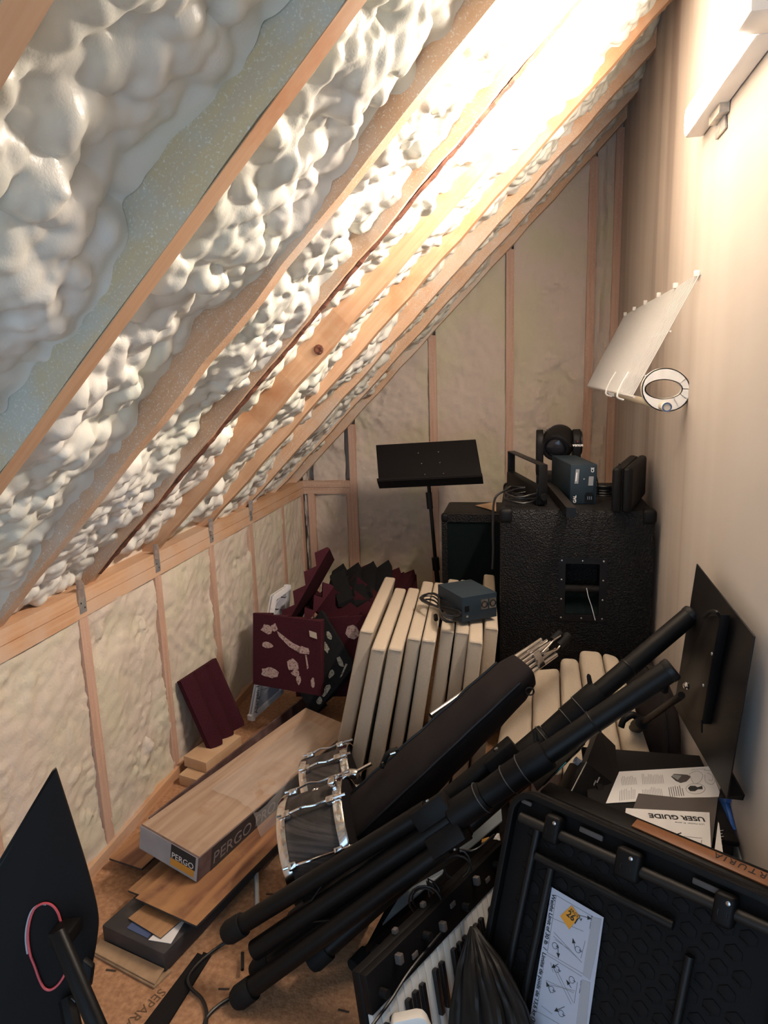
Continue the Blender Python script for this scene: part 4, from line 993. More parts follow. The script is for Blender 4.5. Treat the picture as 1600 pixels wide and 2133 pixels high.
# ================================================================== second music stand leaning on the right wall
m2 = thing('music_stand', 'black music stand lying with its desk leaning on the plasterboard wall', 'music stand', (.38, 1.55, .4))
q = [at(1451, 1174, x=.402), at(1571, 1326, x=.418), at(1514, 1664, x=.405), at(1404, 1470, x=.390)]
n_ = (q[1]-q[0]).cross(q[3]-q[0]).normalized(); n_ = n_ if n_.x < 0 else -n_
desk = MB().prism(q, -n_*.003).build('desk', 'black_satin', m2, bevel=.001)
lp = [at(1497, 1585, x=.408), at(1514, 1664, x=.406)]
MB().prism([at(1511, 1586, x=.428), at(1549, 1656, x=.432), at(1545, 1667, x=.432), at(1497, 1662, x=.410)], -n_*.003).build('tray', 'black_matte', m2)
bk_ = [at(*p, x=.385) for p in ((1470, 1283), (1500, 1280), (1482, 1380), (1462, 1508), (1430, 1498), (1416, 1462), (1420, 1410))]
MB().prism(bk_, (.02, 0, 0)).build('tilt_bracket', 'black_metal', m2, bevel=.003)
MB().tube(spline([at(1467, 1285, x=.375), at(1480, 1274, x=.375), at(1494, 1276, x=.38), at(1500, 1290, x=.39)], 5), .004, 8).build('bracket_rim', 'black_satin', m2, smooth=True)
MB().lathe(at(1432, 1428, x=.372), (-1, -.3, 0), [(.0095, 0), (.0095, .004), (.006, .008), (.0001, .009)], 16).build('tilt_bolt', 'chrome', m2, smooth=True)
MB().tube([at(1462, 1500, x=.385), at(1462, 1526, x=.385)], .0022, 6).build('stop_pin', 'black_metal', m2)
for p in ((1484, 1362), (1466, 1428)): MB().lathe(at(*p, x=.3845), (-1, 0, 0), [(.0035, 0), (.0035, .002), (.0001, .003)], 8).build('rivet', 'steel', m2)
a_, b_ = at(1420, 1448, x=.365), at(1335, 1508, x=.325); c_ = at(1190, 1592, x=.215)
MB().tube([a_, b_], .0085, 12).build('inner_pole', 'black_metal', m2, smooth=True)
MB().tube([b_.lerp(c_, -.02), c_+(c_-b_)*.6], .0125, 12).build('outer_pole', 'black_metal', m2, smooth=True)
dpole = (c_-b_).normalized()
MB().tube([b_-dpole*.02, b_+dpole*.04], .019, 14).build('clutch', 'black_plastic', m2, smooth=True)
kb = b_+dpole*.02+UP*.02
MB().tube(spline([kb, kb-RT*.02+UP*.008, kb-RT*.042-UP*.006, kb-RT*.05-UP*.026], 5), [.010]*10+[.009]*6, 10).build('clutch_lever', 'black_plastic', m2, smooth=True)

# ================================================================== dark round cymbal bag by the wall
cy = thing('cymbal_bag', 'dark round cymbal bag standing between the linen panels and the wall', 'bag', (.37, 1.93, 0))
cc = V((.362, 2.00, .30)); axc = V((-.97, -.22, .1)).normalized()
MB().lathe(cc, axc, [(.0001, -.035), (.12, -.034), (.185, -.028), (.20, -.015), (.203, 0), (.20, .015), (.185, .028), (.12, .034), (.0001, .035)], 40).build('bag_shell', 'black_fabric', cy, smooth=True)
MB().torus(cc+axc*.016, axc, .201, .003, 40, 6).build('zip_track', 'black_satin', cy, smooth=True)
MB().tube(spline([at(1370, 1430, x=.36), at(1372, 1395, x=.37), at(1388, 1392, x=.375), at(1385, 1440, x=.38)], 5), .009, 8).build('carry_loop', 'black_fabric', cy, smooth=True)

# ================================================================== black bin that carries the papers
bin_ = thing('storage_bin', 'black storage bin under the paper leaflets by the right wall', 'bin', (.30, 1.5, 0))
MB().prism([(.155, 1.40, 0), (.436, 1.36, 0), (.436, 1.66, 0), (.16, 1.66, 0)], (0, 0, .405)).build('bin_body', 'brown_black', bin_, bevel=.006)
MB().prism([(.150, 1.39, .405), (.440, 1.34, .405), (.440, 1.67, .405), (.155, 1.67, .405)], (0, 0, .012)).build('bin_lid', 'black_matte', bin_, bevel=.003)
PZ = .4185
def sheet(name, label, cat, px, z, m_, th=.0008):
    t = thing(name, label, cat, at(*px[0], z=z)); o = MB().prism([at(*p, z=z) for p in px], (0, 0, th)).build('sheet', m_, t); return t
lf = sheet('instruction_leaflet', 'white instruction leaflet with line drawings at the back of the paper pile', 'leaflet', [(1290, 1608), (1478, 1597), (1503, 1660), (1262, 1674)], PZ, 'white_paper', .001)
LZ = PZ+.0012
def lines(parent, c0, c1, c2, n, m_='grey_ink', seed=0):
    rr = random.Random(seed); a, b, c = (at(*p, z=LZ) for p in (c0, c1, c2))
    for k in range(n):
        s = a.lerp(b, k/(n-1)); e = s+(c-a)*rr.uniform(.7, 1)
        MB().box(s, e-s, (b-a)*(.32/n), (0, 0, .0002)).build('text_line', m_, parent)
lines(lf, (1296, 1636), (1326, 1634), (1293, 1616), 10, seed=1)
lines(lf, (1339, 1634), (1382, 1632), (1337, 1612), 14, seed=2)
lines(lf, (1290, 1668), (1322, 1664), (1291, 1642), 10, seed=3)
lines(lf, (1340, 1662), (1380, 1660), (1337, 1640), 13, seed=4)
lines(lf, (1396, 1660), (1424, 1658), (1392, 1638), 7, 'ink', seed=5)
def flat(parent, pts, z, m_, name='printed_figure', th=.0003):
    MB().prism([at(*p, z=z) for p in pts], (0, 0, th)).build(name, m_, parent)
flat(lf, [(1398, 1618), (1404, 1612), (1420, 1613), (1432, 1614), (1439, 1618), (1436, 1622), (1430, 1628), (1418, 1631), (1408, 1627)], LZ, 'grey_folder')
flat(lf, [(1399, 1617), (1404, 1613), (1420, 1616), (1412, 1625)], LZ+.0003, 'grey_ink')
flat(lf, [(1433, 1642), (1438, 1637), (1448, 1637), (1453, 1640), (1463, 1637), (1464, 1644), (1454, 1644), (1448, 1648), (1438, 1648)], LZ, 'ink')
cpts = [at(1449+20*math.cos(a*.35), 1643+11*math.sin(a*.35), z=LZ) for a in range(19)]
MB().tube(cpts, .0005, 4).build('printed_line', 'grey_ink', lf)
for ring in (([(1436, 1612), (1452, 1606), (1464, 1614), (1458, 1628), (1446, 1632), (1440, 1622), (1436, 1612)]), ([(1466, 1604), (1482, 1606), (1490, 1620), (1484, 1634), (1470, 1628), (1468, 1614)]), ([(1474, 1610), (1484, 1616), (1484, 1626), (1476, 1624)]), ([(1440, 1604), (1456, 1602), (1470, 1602)])):
    MB().tube(spline([at(*p, z=LZ) for p in ring], 4), .0004, 4).build('printed_line', 'grey_ink', lf)
fo = sheet('booklet', 'dark grey booklet lying under the white user guide', 'booklet', [(1330, 1655), (1416, 1664), (1496, 1663), (1478, 1800), (1300, 1740)], PZ+.0025, 'grey_folder', .003)
ug = sheet('user_guide', 'white user guide lying on the dark grey booklet', 'booklet', [(1304, 1685), (1400, 1690), (1478, 1694), (1482, 1790), (1298, 1730)], PZ+.0062, 'white_paper', .002)
UZ = PZ+.0085
ra, rb = at(1466, 1711, z=UZ), at(1367, 1704, z=UZ); dwn = at(1464, 1702, z=UZ)-at(1466, 1712, z=UZ)
text('title', 'USER GUIDE', at(1466, 1702.5, z=UZ), rb-ra, at(1466, 1716, z=UZ)-at(1466, 1702, z=UZ), .0205, 'ink', ug, bold=.0006)
text('subtitle', 'LCD Monitor  E1 series', at(1467, 1716, z=UZ), rb-ra, at(1466, 1716, z=UZ)-at(1466, 1702, z=UZ), .006, 'grey_ink', ug)
flat(ug, [(1410, 1737), (1419, 1734), (1420, 1736), (1411, 1739)], UZ, 'ink')
for (x0, y0, x1, y1) in ((1360, 1736, 1462, 1746), (1425, 1756, 1428, 1764), (1433, 1754, 1436, 1764), (1446, 1752, 1447, 1762), (1462, 1750, 1458, 1772)):
    MB().tube([at(x0, y0, z=UZ), at(x1, y1, z=UZ)], .0005, 4).build('printed_line', 'grey_ink', ug)
sh = sheet('invoice_sheet', 'narrow strip of a printed sheet showing beside the user guide', 'paper', [(1496, 1712), (1498, 1716), (1508, 1790), (1486, 1792)], PZ+.0012, 'white_paper')
lines(sh, (1492, 1786), (1496, 1732), (1505, 1784), 9, seed=8)
bb = thing('blue_box', 'bright blue plastic box wedged between the papers and the wall', 'box', (.44, 1.42, .40))
MB().prism([at(1498, 1664, x=.438), at(1510, 1668, x=.438), at(1525, 1728, x=.438), at(1507, 1733, x=.438), at(1497, 1690, x=.438)], (.008, 0, 0)).build('box_shell', 'blue_plastic', bb, bevel=.001)
MB().prism([at(1498, 1662, x=.437), at(1514, 1664, x=.437), at(1512, 1672, x=.437), at(1498, 1670, x=.437)], (.009, 0, 0)).build('box_lid', 'blue_plastic', bb)
tag(MB().prism([at(1508, 1735, x=.432), at(1526, 1734, x=.438), at(1545, 1800, x=.438), at(1515, 1800, x=.432)], (.003, 0, 0)).build('clear_sleeve', 'clear_plastic', None), 'clear plastic sleeve standing below the blue box', 'sleeve')

# ================================================================== black controller with jack sockets on the bin
ct = thing('audio_controller', 'angular black audio controller with knobs and a jack socket on the bin', 'audio device', at(1250, 1690, z=.42))
F_ = [at(1178, 1672, d=1.56), at(1222, 1587, d=1.60), at(1291, 1642, d=1.60), at(1252, 1702, d=1.56)]
nn = (F_[1]-F_[0]).cross(F_[3]-F_[0]).normalized(); nn = nn if nn.dot(FW) < 0 else -nn
MB().prism(F_, -nn*.10).build('chassis', 'black_plastic', ct, bevel=.002)
T_ = [at(1222, 1588, d=1.605), at(1248, 1520, d=1.68), at(1282, 1553, d=1.68), at(1291, 1642, d=1.605)]
MB().prism(T_, -nn*.03).build('top_cover', 'brown_black', ct)
MB().tube([F_[0]+nn*.001, F_[1]+nn*.001], .0016, 6).build('trim_edge', 'steel', ct)
def cp(u, v): return F_[0].lerp(F_[3], u).lerp(F_[1].lerp(F_[2], u), v)
for (u, v, r, mm) in ((.86, .62, .0065, 'steel'), (.74, .80, .004, 'steel')):
    MB().lathe(cp(u, v), nn, [(r, 0), (r, .004), (r*.55, .004), (r*.5, .001), (.0001, .001)], 14).build('jack_socket', mm, ct, smooth=True)
for (u, v) in ((.55, .68), (.70, .45), (.62, .55)): MB().lathe(cp(u, v), nn, [(.008, 0), (.0075, .010), (.0001, .010)], 14).build('knob', 'black_satin', ct, smooth=True)
for (u, v) in ((.40, .62), (.44, .74)): MB().box(cp(u, v), (F_[1]-F_[0])*.14, (F_[3]-F_[0])*.03, nn*.002).build('slider', 'grey_metal', ct)
fx = thing('effects_board', 'row of small black effect units with a blue switch under the speaker stands', 'effects unit', at(1150, 1620, d=1.66))
f0_, f1_ = at(1118, 1650, d=1.62), at(1210, 1560, d=1.72)
MB().box(f0_, f1_-f0_, UP*.03+RT*.025, FW*.05).build('base_board', 'black_plastic', fx, bevel=.003)
for k in range(4):
    p = f0_.lerp(f1_, .12+.22*k)+UP*.004-FW*.01; MB().box(p, (f1_-f0_)*.14, UP*.02+RT*.018, FW*.02).build('effect_unit', 'black_satin' if k != 1 else 'teal', fx, bevel=.002)
MB().lathe(at(1208, 1590, d=1.64), (RT-UP*.7).normalized(), [(.009, -.014), (.009, .012), (.0001, .014)], 12).build('plug', 'pale_grey', fx, smooth=True)

# ================================================================== black folding table tray seen from below
TL = V((-.004, 1.252, .563)); e1 = V((.387, -.237, 0)).normalized(); e2 = V((-.133, -.152, -.55)); TWD = .492; TLN = e2.length*.985; e2.normalize()
e2 = (e2-e1*e2.dot(e1)).normalized(); tn = e1.cross(e2); tn = tn if tn.dot(FW) < 0 else -tn
tb = thing('folding_table', 'black moulded folding table standing on edge with its underside facing the camera', 'table', TL+e2*TLN*.98+e1*.25)
def tp(a, b, h=0): return TL+e1*a+e2*b+tn*h
def trr(a0, b0, a1, b1, r, n=6):
    return [tp(x, y) for x, y in rrect(a0, b0, a1, b1, r, n)]
MB().prism(trr(0, 0, TWD, TLN, .045), -tn*.010).build('top_panel', 'black_matte', tb, bevel=.002)
o_ = rrect(0, 0, TWD, TLN, .045, 6); i_ = rrect(.012, .012, TWD-.012, TLN-.012, .036, 6); n = len(o_)
vs = [tp(x, y, 0) for x, y in o_]+[tp(x, y, 0) for x, y in i_]+[tp(x, y, .020) for x, y in o_]+[tp(x, y, .020) for x, y in i_]; fs = []
for k in range(n):
    l = (k+1) % n; fs += [(k, 2*n+k, 2*n+l, l), (n+k, n+l, 3*n+l, 3*n+k), (2*n+k, 3*n+k, 3*n+l, 2*n+l), (k, l, n+l, n+k)]
MB().add(vs, fs).build('rim', 'black_plastic', tb, bevel=.002)
pz = None                                                           # moulded relief: staggered hollows with raised lips
mrel = MB()
for i in range(13):
    for j in range(16):
        a, b = .055+i*.0345+(.017 if j % 2 else 0), .075+j*.0315
        if a > TWD-.05 or b > TLN-.05: continue
        if pz is None:
            m = MB(); hh_ = [(0, -.012), (.013, -.004), (.013, .008), (0, .014), (-.013, .008), (-.013, -.004)]
            m.prism([tp(a+x, b+y, .0005) for x, y in hh_], tn*.0016); 
            m.prism([tp(a+x, b+y, .002) for x, y in ((-.013, .004), (.0, .0105), (.0, .014), (-.013, .008))], tn*.002)
            pz = m.build('moulded_cell', 'black_matte', tb, bevel=.0015); pa, pb_ = a, b
        else:
            c_ = pz.copy(); C.objects.link(c_); dlt = e1*(a-pa)+e2*(b-pb_); c_.location = dlt
for (a, b0_, b1_) in ((.065, .06, TLN-.02), (.105, .11, TLN-.02), (.36, .14, TLN-.02)):
    MB().tube([tp(a, b0_, .012), tp(a-.012, b1_, .012)], .0075, 10).build('leg_channel', 'black_satin', tb, smooth=True)
MB().tube([tp(.03, .050, .022), tp(TWD-.0, .042, .022)], .0095, 14).build('leg_tube', 'brown_black', tb, smooth=True)
MB().tube([tp(.075, .105, .020), tp(.33, .105, .020)], .0085, 12).build('cross_tube', 'black_satin', tb, smooth=True)
for a in (.10, .245, .40):
    w2 = .016 if a != .245 else .022
    MB().box(tp(a-w2, .018, .004), e1*w2*2, e2*.050, tn*.032).build('tube_clip', 'black_plastic', tb, bevel=.007, seg=3)
    for s_ in (-.4, .4): MB().torus(tp(a+s_*w2, .047, .022), e1, .0135, .0018, 16, 6).build('clip_ridge', 'black_satin', tb, smooth=True)
    MB().lathe(tp(a+.006, .028, .036), tn, [(.0035, 0), (.0035, .002), (.0001, .003)], 10).build('clip_screw', 'steel', tb)
for a in (.145, .345): MB().box(tp(a, .020, .010), e1*.045, e2*.010, tn*.006).build('spring_latch', 'grey_folder', tb, bevel=.002)
MB().box(tp(.022, .018, .010), e1*.022, e2*.008, tn*.006).build('spring_latch', 'grey_folder', tb, bevel=.002)
# instruction sticker on the underside
pln = (tp(0, 0, .0085), tn)
def sp(px, py, h=0): return at(px, py, pl=(tp(0, 0, .0088+h), tn))
K = sp(1150, 1848); Ru = sp(1258, 1911)-K; Du = (sp(1138, 1965)-K).normalized(); Ru = (Ru-Du*Ru.dot(Du)); SW = Ru.length; Ru.normalize()
SLN = .30
stk = MB().prism([sp(1150, 1848), sp(1258, 1911), sp(1227, 2133), sp(1225, 2150), sp(1100, 2150), sp(1104, 2120)], tn*.0005).build('sticker', 'label_paper', tb, label='pale instruction sticker with folding diagrams')
def st(px, py, h=.0008): return sp(px, py, h)
tdir = st(1111, 2110)-st(1152, 1862); 
text('weight_limit_text', 'Weight Limit of 30 lb  /  Limite de poids de 13,6 kg (30 lb)  /  L\u00edmite de peso', st(1150.5, 1861), tdir, st(1158, 1861)-st(1148, 1861), .0105, 'ink', stk, bold=.0002)
def sline(a, b, r=.00045, m_='grey_ink'): MB().tube([st(*a), st(*b)], r, 4).build('diagram_line', m_, stk)
def sarr(a, b):
    MB().tube([st(*a), st(*b)], .0005, 4).build('diagram_arrow', 'ink', stk)
    A, B = st(*a), st(*b); d = (B-A).normalized(); s = d.cross(tn)
    MB().prism([B+d*.006, B+s*.0035-d*.002, B-s*.0035-d*.002], tn*.0004).build('arrow_head', 'ink', stk)
MB().prism([st(1234, 1910), st(1253, 1914), st(1240, 1995), st(1229, 2042), st(1214, 2030), st(1220, 1990)], tn*.0004).build('caption_panel', 'pale_grey', stk)
MB().prism([st(1212, 2040), st(1230, 2046), st(1222, 2133), st(1200, 2133)], tn*.0004).build('caption_panel', 'pale_grey', stk)
for a, b in (((1159, 1865), (1232, 1908)), ((1159, 1865), (1140, 1985)), ((1138, 1988), (1212, 2034)), ((1140, 1984), (1214, 2028)), ((1134, 2000), (1118, 2105)), ((1118, 2106), (1165, 2133)), ((1154, 1942), (1212, 2005)), ((1153, 1950), (1208, 2000)), ((1156, 1957), (1190, 1980)), ((1210, 1996), (1219, 1960)), ((1147, 2005), (1152, 2025)), ((1152, 2015), (1190, 2092)), ((1158, 2018), (1194, 2088)), ((1137, 2042), (1195, 2068)), ((1140, 2050), (1198, 2064)), ((1196, 2090), (1203, 2046)), ((1150, 1912), (1215, 1940)), ((1128, 2095), (1150, 2112))):
    sline(a, b)
for a, b in (((1206, 1906), (1226, 1912)), ((1199, 1980), (1195, 1962)), ((1162, 1968), (1163, 1988)), ((1190, 2058), (1184, 2048)), ((1163, 2008), (1154, 2013)), ((1147, 2068), (1141, 2052)), ((1176, 2097), (1160, 2104))): sarr(a, b)
for (p, s) in (((1156, 1970), '2'), ((1204, 1978), '2'), ((1160, 2019), '2'), ((1191, 2041), '1'), ((1149, 2061), '2'), ((1169, 2111), '3')):
    c_ = st(*p); MB().torus(c_, tn, .0052, .0004, 16, 4).build('diagram_circle', 'ink', stk); text('diagram_number', s, c_-tdir.normalized()*.0022-tdir.normalized().cross(tn)*.0025, tdir, st(1158, 1861)-st(1148, 1861), .0075, 'ink', stk)
for (p, s) in (((1246, 1914), 'To Open\nPull Down\nand Lock'), ((1224, 2050), 'To Close\nPush Tabs\nand Fold')):
    text('caption_text', s, st(*p), tdir, st(1158, 1861)-st(1148, 1861), .0062, 'ink', stk)
MB().prism([st(1191, 1886, .0014), st(1208, 1909, .0014), st(1186, 1936, .0014), st(1167, 1908, .0014)], tn*.0004).build('price_sticker', 'orange_sticker', stk)
text('sticker_number', '261', st(1179, 1905, .002), st(1192, 1918)-st(1180, 1906), st(1188, 1899)-st(1180, 1906), .016, 'ink', stk, bold=.0003)
text('sticker_code', 'ERG554', st(1187, 1896, .002), st(1192, 1918)-st(1180, 1906), st(1188, 1899)-st(1180, 1906), .0075, 'ink', stk)

# ================================================================== keyboard standing behind the table, only its upper end showing
ar = thing('synth_keyboard', 'black keyboard with a wooden end strip standing behind the folding table', 'keyboard', tp(.25, TLN*.9, -.10))
S0, S1 = tp(.02, .0, -.055)+V((0, 0, -.012)), tp(.475, .0, -.030)+V((0, 0, -.010))
sv = S1-S0; back = V((.28, .46, 0)).normalized()*.058
MB().prism([S0, S1, S1+back, S0+back*.7], e2*.44).build('chassis', 'black_plastic', ar, bevel=.004)
w0, w1 = S0+sv*.42+back*.17, S0+sv*.97+back*.18
up3 = (w1-w0).cross(back).normalized(); up3 = up3 if up3.z > 0 else -up3
MB().prism([w0, w1, w1+back*.55, w0+back*.45], up3*.004).build('wooden_strip', 'rosin_wood', ar, bevel=.001)
text('engraved_name', 'ARTURIA', w1+(w0-w1)*.04+back*.46+up3*.0045, w0-w1, -back, .020, 'ink', ar, space=1.3)

# ================================================================== piano keyboard standing on its long edge
K0_, K1_ = at(839, 2046, z=.250), at(994, 1881, z=.212)
KU = (K1_-K0_).normalized(); KN = V((KU.y, -KU.x, 0)).normalized(); KN = KN*math.cos(.26)+V((0, 0, 1))*math.sin(.26); KN = (KN-KU*KN.dot(KU)).normalized(); KV = KN.cross(KU); KV = KV if KV.z > 0 else -KV
KO = K0_-KV*.2
kb_ = thing('piano_keyboard', 'black keyboard controller standing on its front edge with white keys facing the table', 'keyboard', KO)
def kp(t, z, n=0): return KO+KU*t+KV*z+KN*n
t0k, t1k = -.10, .45
MB().prism([kp(t0k, .012, -.032), kp(t1k, .012, -.032), kp(t1k, .272, -.032), kp(t0k, .272, -.032)], KN*.022).build('chassis', 'black_plastic', kb_, bevel=.005)
MB().prism([kp(t0k, .202, -.010), kp(t1k, .202, -.010), kp(t1k, .270, -.012), kp(t0k, .270, -.012)], KN*.016).build('control_panel', 'black_plastic', kb_, bevel=.002)
MB().prism([kp(t0k, .012, -.010), kp(t1k, .012, -.010), kp(t1k, .030, -.010), kp(t0k, .030, -.010)], KN*.012).build('front_rail', 'black_plastic', kb_, bevel=.002)
pitch = .0239; pk = None; nk = int((t1k-t0k)/pitch); wk = bk2 = None
for k in range(nk):
    tt = t0k+.004+k*pitch
    if wk is None:
        wk = MB().prism([kp(tt, .034, -.010), kp(tt+pitch-.0012, .034, -.010), kp(tt+pitch-.0012, .1985, -.010), kp(tt, .1985, -.010)], KN*.012).build('white_key', 'key_white', kb_, bevel=.0012); tw0 = tt
    else:
        c_ = wk.copy(); C.objects.link(c_); c_.location = KU*(tt-tw0)
    if (k % 7) in (0, 1, 3, 4, 5):
        tb_ = tt+pitch-.0068
        if bk2 is None:
            bk2 = MB().prism([kp(tb_, .085, .0022), kp(tb_+.0125, .085, .0022), kp(tb_+.0125, .172, .0022), kp(tb_, .172, .0022)], KN*.0105).build('black_key', 'key_black', kb_, bevel=.002); tb0 = tb_
        else:
            c_ = bk2.copy(); C.objects.link(c_); c_.location = KU*(tb_-tb0)
rk = random.Random(3)
for k in range(11):
    tt = t0k+.03+k*.05
    p = kp(tt, .225+.02*(k % 2), .006)
    if k % 3 == 0: MB().lathe(p, KN, [(.0085, 0), (.0078, .016), (.0001, .016)], 14).build('knob', 'black_satin', kb_, smooth=True)
    elif k % 3 == 1: MB().box(p, KU*.012, KV*.018, KN*.014).build('fader_cap', 'grey_folder', kb_, bevel=.002)
    else: MB().box(p, KU*.018, KV*.010, KN*.004).build('pad', 'grey_folder', kb_, bevel=.001)
for k in range(2):
    p = kp(t0k+.12+k*.10, .272, -.026); MB().box(p, KU*.012, KN*.010, KV*.010).build('rear_switch', 'grey_folder', kb_, bevel=.002)
# thin cables tangled over it
for i, (r, c_) in enumerate((((.034), (886, 1884)), ((.026), (885, 1880)), ((.030), (955, 1815)))):
    cen = at(*c_, d=1.42+.03*i); pts = [cen+(RT*math.cos(a*.4)+UP*math.sin(a*.4))*r+FW*(.002*a) for a in range(20)]
    tail = [pts[-1], at(905, 1920+10*i, d=1.47), at(885, 1990, d=1.44)] if i < 2 else [pts[-1], at(990, 1770, d=1.5), at(1030, 1738, d=1.56)]
    tag(MB().tube(pts+spline(tail, 5)[1:], .0022, 6).build('thin_cable', 'black_cable', None, smooth=True), ('large loop', 'small inner loop', 'upper loop')[i]+' of thin black cable over the piano keyboard controls', 'cable', 'thin cables on the keyboard')
tag(MB().tube(spline([kp(-.12, .190, .008), kp(-.09, .196, .010), kp(-.05, .199, .008), kp(.02, .215, .009), kp(.14, .225, .010)], 6), .003, 7).build('long_cable', 'black_cable', None, smooth=True), 'black cable running along the back edge of the white keys', 'cable')

# ================================================================== flat slate topped unit and slim pole under the stands
su = thing('slate_synthesizer', 'synthesizer with a slate grey top half hidden under the speaker stands', 'keyboard', at(900, 1830, z=.0))
f = [at(768, 1965, z=.10), at(1050, 1690, z=.10)]
R0 = [at(770, 1955, z=.10), at(795, 1890, z=.12), at(1046, 1672, z=.12), at(1046, 1705, z=.10)]
MB().prism([at(762, 1972, z=.09), at(812, 1876, z=.13), at(1060, 1660, z=.13), at(1066, 1720, z=.09)], (0, 0, -.02)).build('frame', 'black_plastic', su)
MB().prism([at(797, 1928, z=.118), at(838, 1862, z=.133), at(925, 1812, z=.133), at(922, 1822, z=.128)], (0, 0, .004)).build('slate_top', 'slate', su)
MB().prism([at(958, 1776, z=.118), at(956, 1763, z=.125), at(1044, 1686, z=.138), at(1046, 1712, z=.128), at(975, 1772, z=.120)], (0, 0, .004)).build('slate_top', 'slate', su)
MB().prism([at(1003, 1757, z=.135), at(1004, 1750, z=.137), at(1019, 1745, z=.137), at(1017, 1752, z=.135)], (0, 0, .003)).build('orange_tag', 'amber', su)
for k in range(7):
    f_ = k/7; q0_ = at(984+52*f_, 1812-78*f_, z=.150); q1_ = at(984+52*(f_+.125), 1812-78*(f_+.125), z=.150); dn_ = V((.02, -.05, -.10))
    MB().prism([q0_, q1_, q1_+dn_, q0_+dn_], (q1_-q0_).cross(dn_).normalized()*-.008).build('white_key', 'key_white', su, bevel=.001)
    if k in (1, 2, 4, 5): MB().prism([q1_-(q1_-q0_)*.25+dn_*.25, q1_+(q1_-q0_)*.25+dn_*.25, q1_+(q1_-q0_)*.25+dn_, q1_-(q1_-q0_)*.25+dn_], (q1_-q0_).cross(dn_).normalized()*.008).build('black_key', 'key_black', su)
for p in ((778, 1962), (1040, 1722)): 
    c_ = at(*p, z=.09); MB().abox((c_.x-.012, c_.y+.01, 0), (c_.x+.012, c_.y+.034, .075)).build('foot', 'black_rubber', su)
sl = thing('slim_pole', 'slim black pole with a rubber end lying under the speaker stands', 'pole', at(740, 2005, z=0))
MB().tube([at(748, 1999, z=.022), at(858, 1880, z=.03)], .011, 12).build('pole_tube', 'black_metal', sl, smooth=True)
MB().tube([at(735, 2013, z=.022), at(762, 1984, z=.022)], .0165, 14).build('rubber_end', 'black_rubber', sl, smooth=True)

# ================================================================== crumpled black bag at the lower right
m = MB(); nu, nv = 46, 40; P = []
bl_ = [(983, 1930), (957, 2010), (940, 2100), (926, 2260), (912, 2480)]; br_ = [(988, 1931), (1046, 2005), (1098, 2095), (1150, 2260), (1195, 2480)]
for i in range(nu):
    for j in range(nv):
        a, b = i/(nu-1), j/(nv-1); q = b*4; k = min(3, int(q)); f_ = q-k
        lx, ly = (bl_[k][c]*(1-f_)+bl_[k+1][c]*f_ for c in (0, 1)); rx, ry = (br_[k][c]*(1-f_)+br_[k+1][c]*f_ for c in (0, 1))
        p = at(lx+(rx-lx)*a, ly+(ry-ly)*a, pl=(TL, tn)); dr_ = (p-CAM).normalized()
        out = .055+.05*math.sin(math.pi*a)*min(1, b*3)+(.006*math.sin(22*a+3*b)+.004*math.sin(47*a-6*b+1))*min(1, b*4)
        P.append(p-dr_*out)
m.grid(P, nu, nv)
bb_ = m.build('plastic_bag', 'brown_black', None, smooth=True); md = bb_.modifiers.new('thickness', 'SOLIDIFY'); md.thickness = .004
tag(bb_, 'crumpled black pleated bag between the white keys and the folding table', 'bag')

# ================================================================== monitor seen from behind at the lower left
mo = thing('computer_monitor', 'large dark monitor seen from behind with a red ring round its stand', 'monitor', (-.80, .9, .0))
A0 = V((-.865, 1.03, .655)); 
A0 = at(116, 1602, d=1.02); B0 = at(204, 1905, d=1.02); B1 = at(186, 2045, d=1.00); D0 = at(0, 1790, d=.985); D1 = at(-230, 2150, d=.90)
E0 = at(120, 2250, d=.93)
nn = (B0-A0).cross(D0-A0).normalized(); nn = nn if nn.dot(FW) < 0 else -nn
def mp_(x, y, h=0): return at(x, y, pl=(A0+nn*h, nn))
side = spline([A0, mp_(152, 1715), mp_(184, 1820), B0, mp_(202, 1960), mp_(186, 2045)], 5)
D1 = mp_(-120, 1990)
rim = side+[mp_(178, 2045), mp_(120, 2260), mp_(-60, 2400), D1]
MB().prism(rim, -nn*.012).build('rear_shell', 'black_matte', mo, bevel=.002)
MB().prism([D1, D0, A0, A0-nn*.0+UP*.0+RT*-.006-UP*.004, D0+RT*.004-UP*.006], -nn*.014).build('screen_edge', 'black_metal', mo)
m = MB(); cen = at(98, 1985, d=.985); pts = []
ringpx = [(127, 1922), (120, 1900), (107, 1885), (90, 1882), (72, 1893), (62, 1918), (58, 1950), (62, 1985), (72, 2012), (82, 2040), (92, 2058), (105, 2062), (120, 2052), (132, 2035), (138, 2020)]
pts = spline([at(x, y, pl=(A0+nn*.003, nn)) for x, y in ringpx], 5)
MB().tube(pts, .0018, 8).build('red_ring', 'red_cord', mo, smooth=True)
MB().tube([p-UP*.001-RT*.003-nn*-.0005 for p in pts[12:36]], .0014, 8).build('pale_ring_edge', 'pale_grey', mo, smooth=True)
MB().box(at(97, 1945, d=.97), RT*.032, -UP*.022, FW*.06).build('stand_hinge', 'black_plastic', mo, bevel=.004)
MB().tube([at(120, 1945, d=.965), at(212, 2160, d=.90), at(260, 2290, d=.88)], .0120, 14).build('stand_neck', 'black_metal', mo, smooth=True)
MB().box(at(172, 2000, d=.985), RT*.014-UP*.012, -UP*.030-RT*.004, FW*.012).build('port_cover', 'black_plastic', mo, bevel=.002)
ft_ = at(260, 2290, d=.88)
MB().tube([ft_, V((ft_.x+.03, ft_.y-.02, .02))], .0155, 12).build('stand_column', 'black_metal', mo, smooth=True)
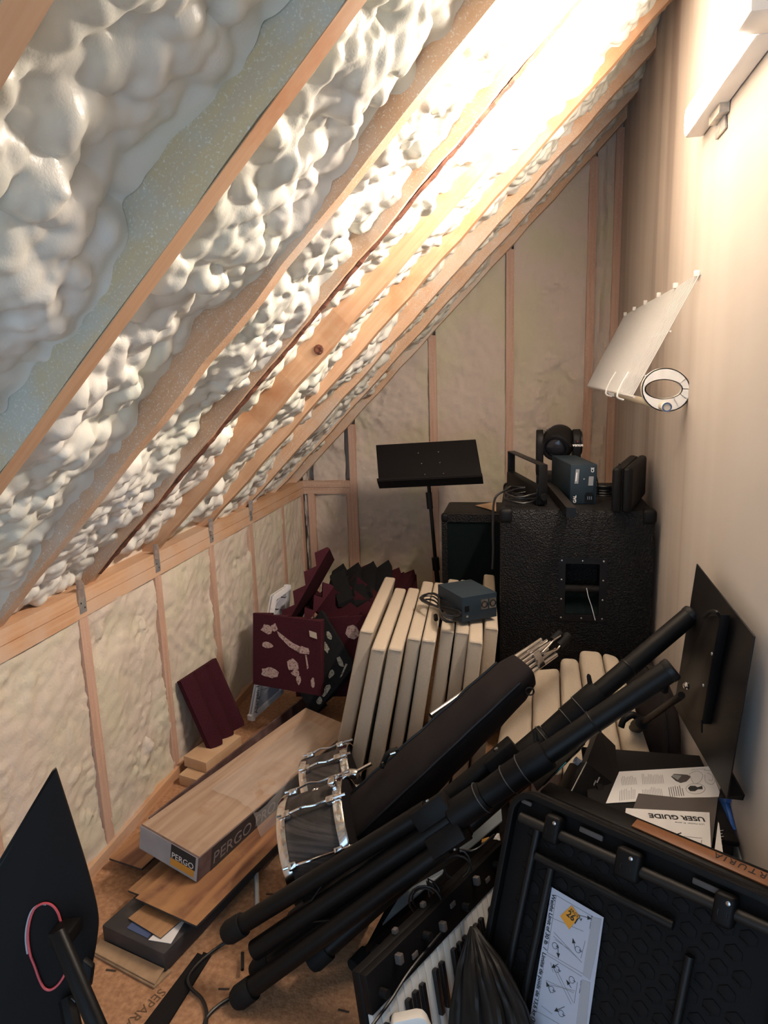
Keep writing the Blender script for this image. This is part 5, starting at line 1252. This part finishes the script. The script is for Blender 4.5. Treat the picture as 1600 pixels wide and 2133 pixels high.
MB().lathe(V((ft_.x+.03, ft_.y-.02, 0)), (0, 0, 1), [(.12, 0), (.12, .012), (.05, .02), (.0001, .022)], 28).build('stand_base', 'black_metal', mo, smooth=True)
kc = thing('cable_clip', 'small black clip and lead hanging below the monitor', 'clip', at(150, 2090, d=.99))
MB().tube([at(140, 2080, d=.99), at(152, 2140, d=.97), at(160, 2200, d=.96)], .012, 8).build('clip_body', 'black_plastic', kc, smooth=True)
MB().tube([at(147, 2080, d=.985), at(158, 2086, d=.985)], .0025, 6).build('clip_wire', 'black_cable', kc, smooth=True)

# ================================================================== flat black bar and cable on the floor
fb = thing('flat_bar', 'flat black metal bar lying on the floor at the bottom of the picture', 'metal bar', at(370, 2060, z=0))
q = [at(290, 2150, z=.001), at(412, 1988, z=.001), at(421, 1992, z=.001), at(424, 1986, z=.001), at(440, 1992, z=.001), at(342, 2150, z=.001)]
MB().prism(q, (0, 0, .005)).build('bar', 'black_matte', fb)
fc = thing('floor_cable', 'black cable looping over the flat bar to the stand feet', 'cable', at(440, 2060, z=0))
MB().tube(spline([at(478, 1958, z=.02), at(452, 1975, z=.010), at(415, 2005, z=.010), at(392, 2035, z=.012), at(398, 2058, z=.010), at(420, 2080, z=.006), at(430, 2108, z=.006), at(428, 2150, z=.006)], 7), .0042, 8).build('cable_loop', 'black_cable', fc, smooth=True)
MB().tube(spline([at(502, 2055, z=.012), at(485, 2075, z=.006), at(455, 2095, z=.006), at(432, 2118, z=.006), at(420, 2150, z=.006)], 7), .0042, 8).build('cable_loop', 'black_cable', fc, smooth=True)
MB().tube([at(505, 1985, z=.02), at(505, 2020, z=.02)], .0042, 8).build('cable_link', 'black_cable', fc, smooth=True)
wt = thing('white_tray', 'white plastic lid just entering the picture at the bottom edge', 'lid', at(860, 2140, d=1.0))
MB().prism([at(x, y, d=1.15) for x, y in ((812, 2160), (818, 2130), (870, 2119), (884, 2121), (893, 2132), (905, 2160))], FW*.05-UP*.02).build('lid_shell', 'white_plastic', wt, bevel=.004)
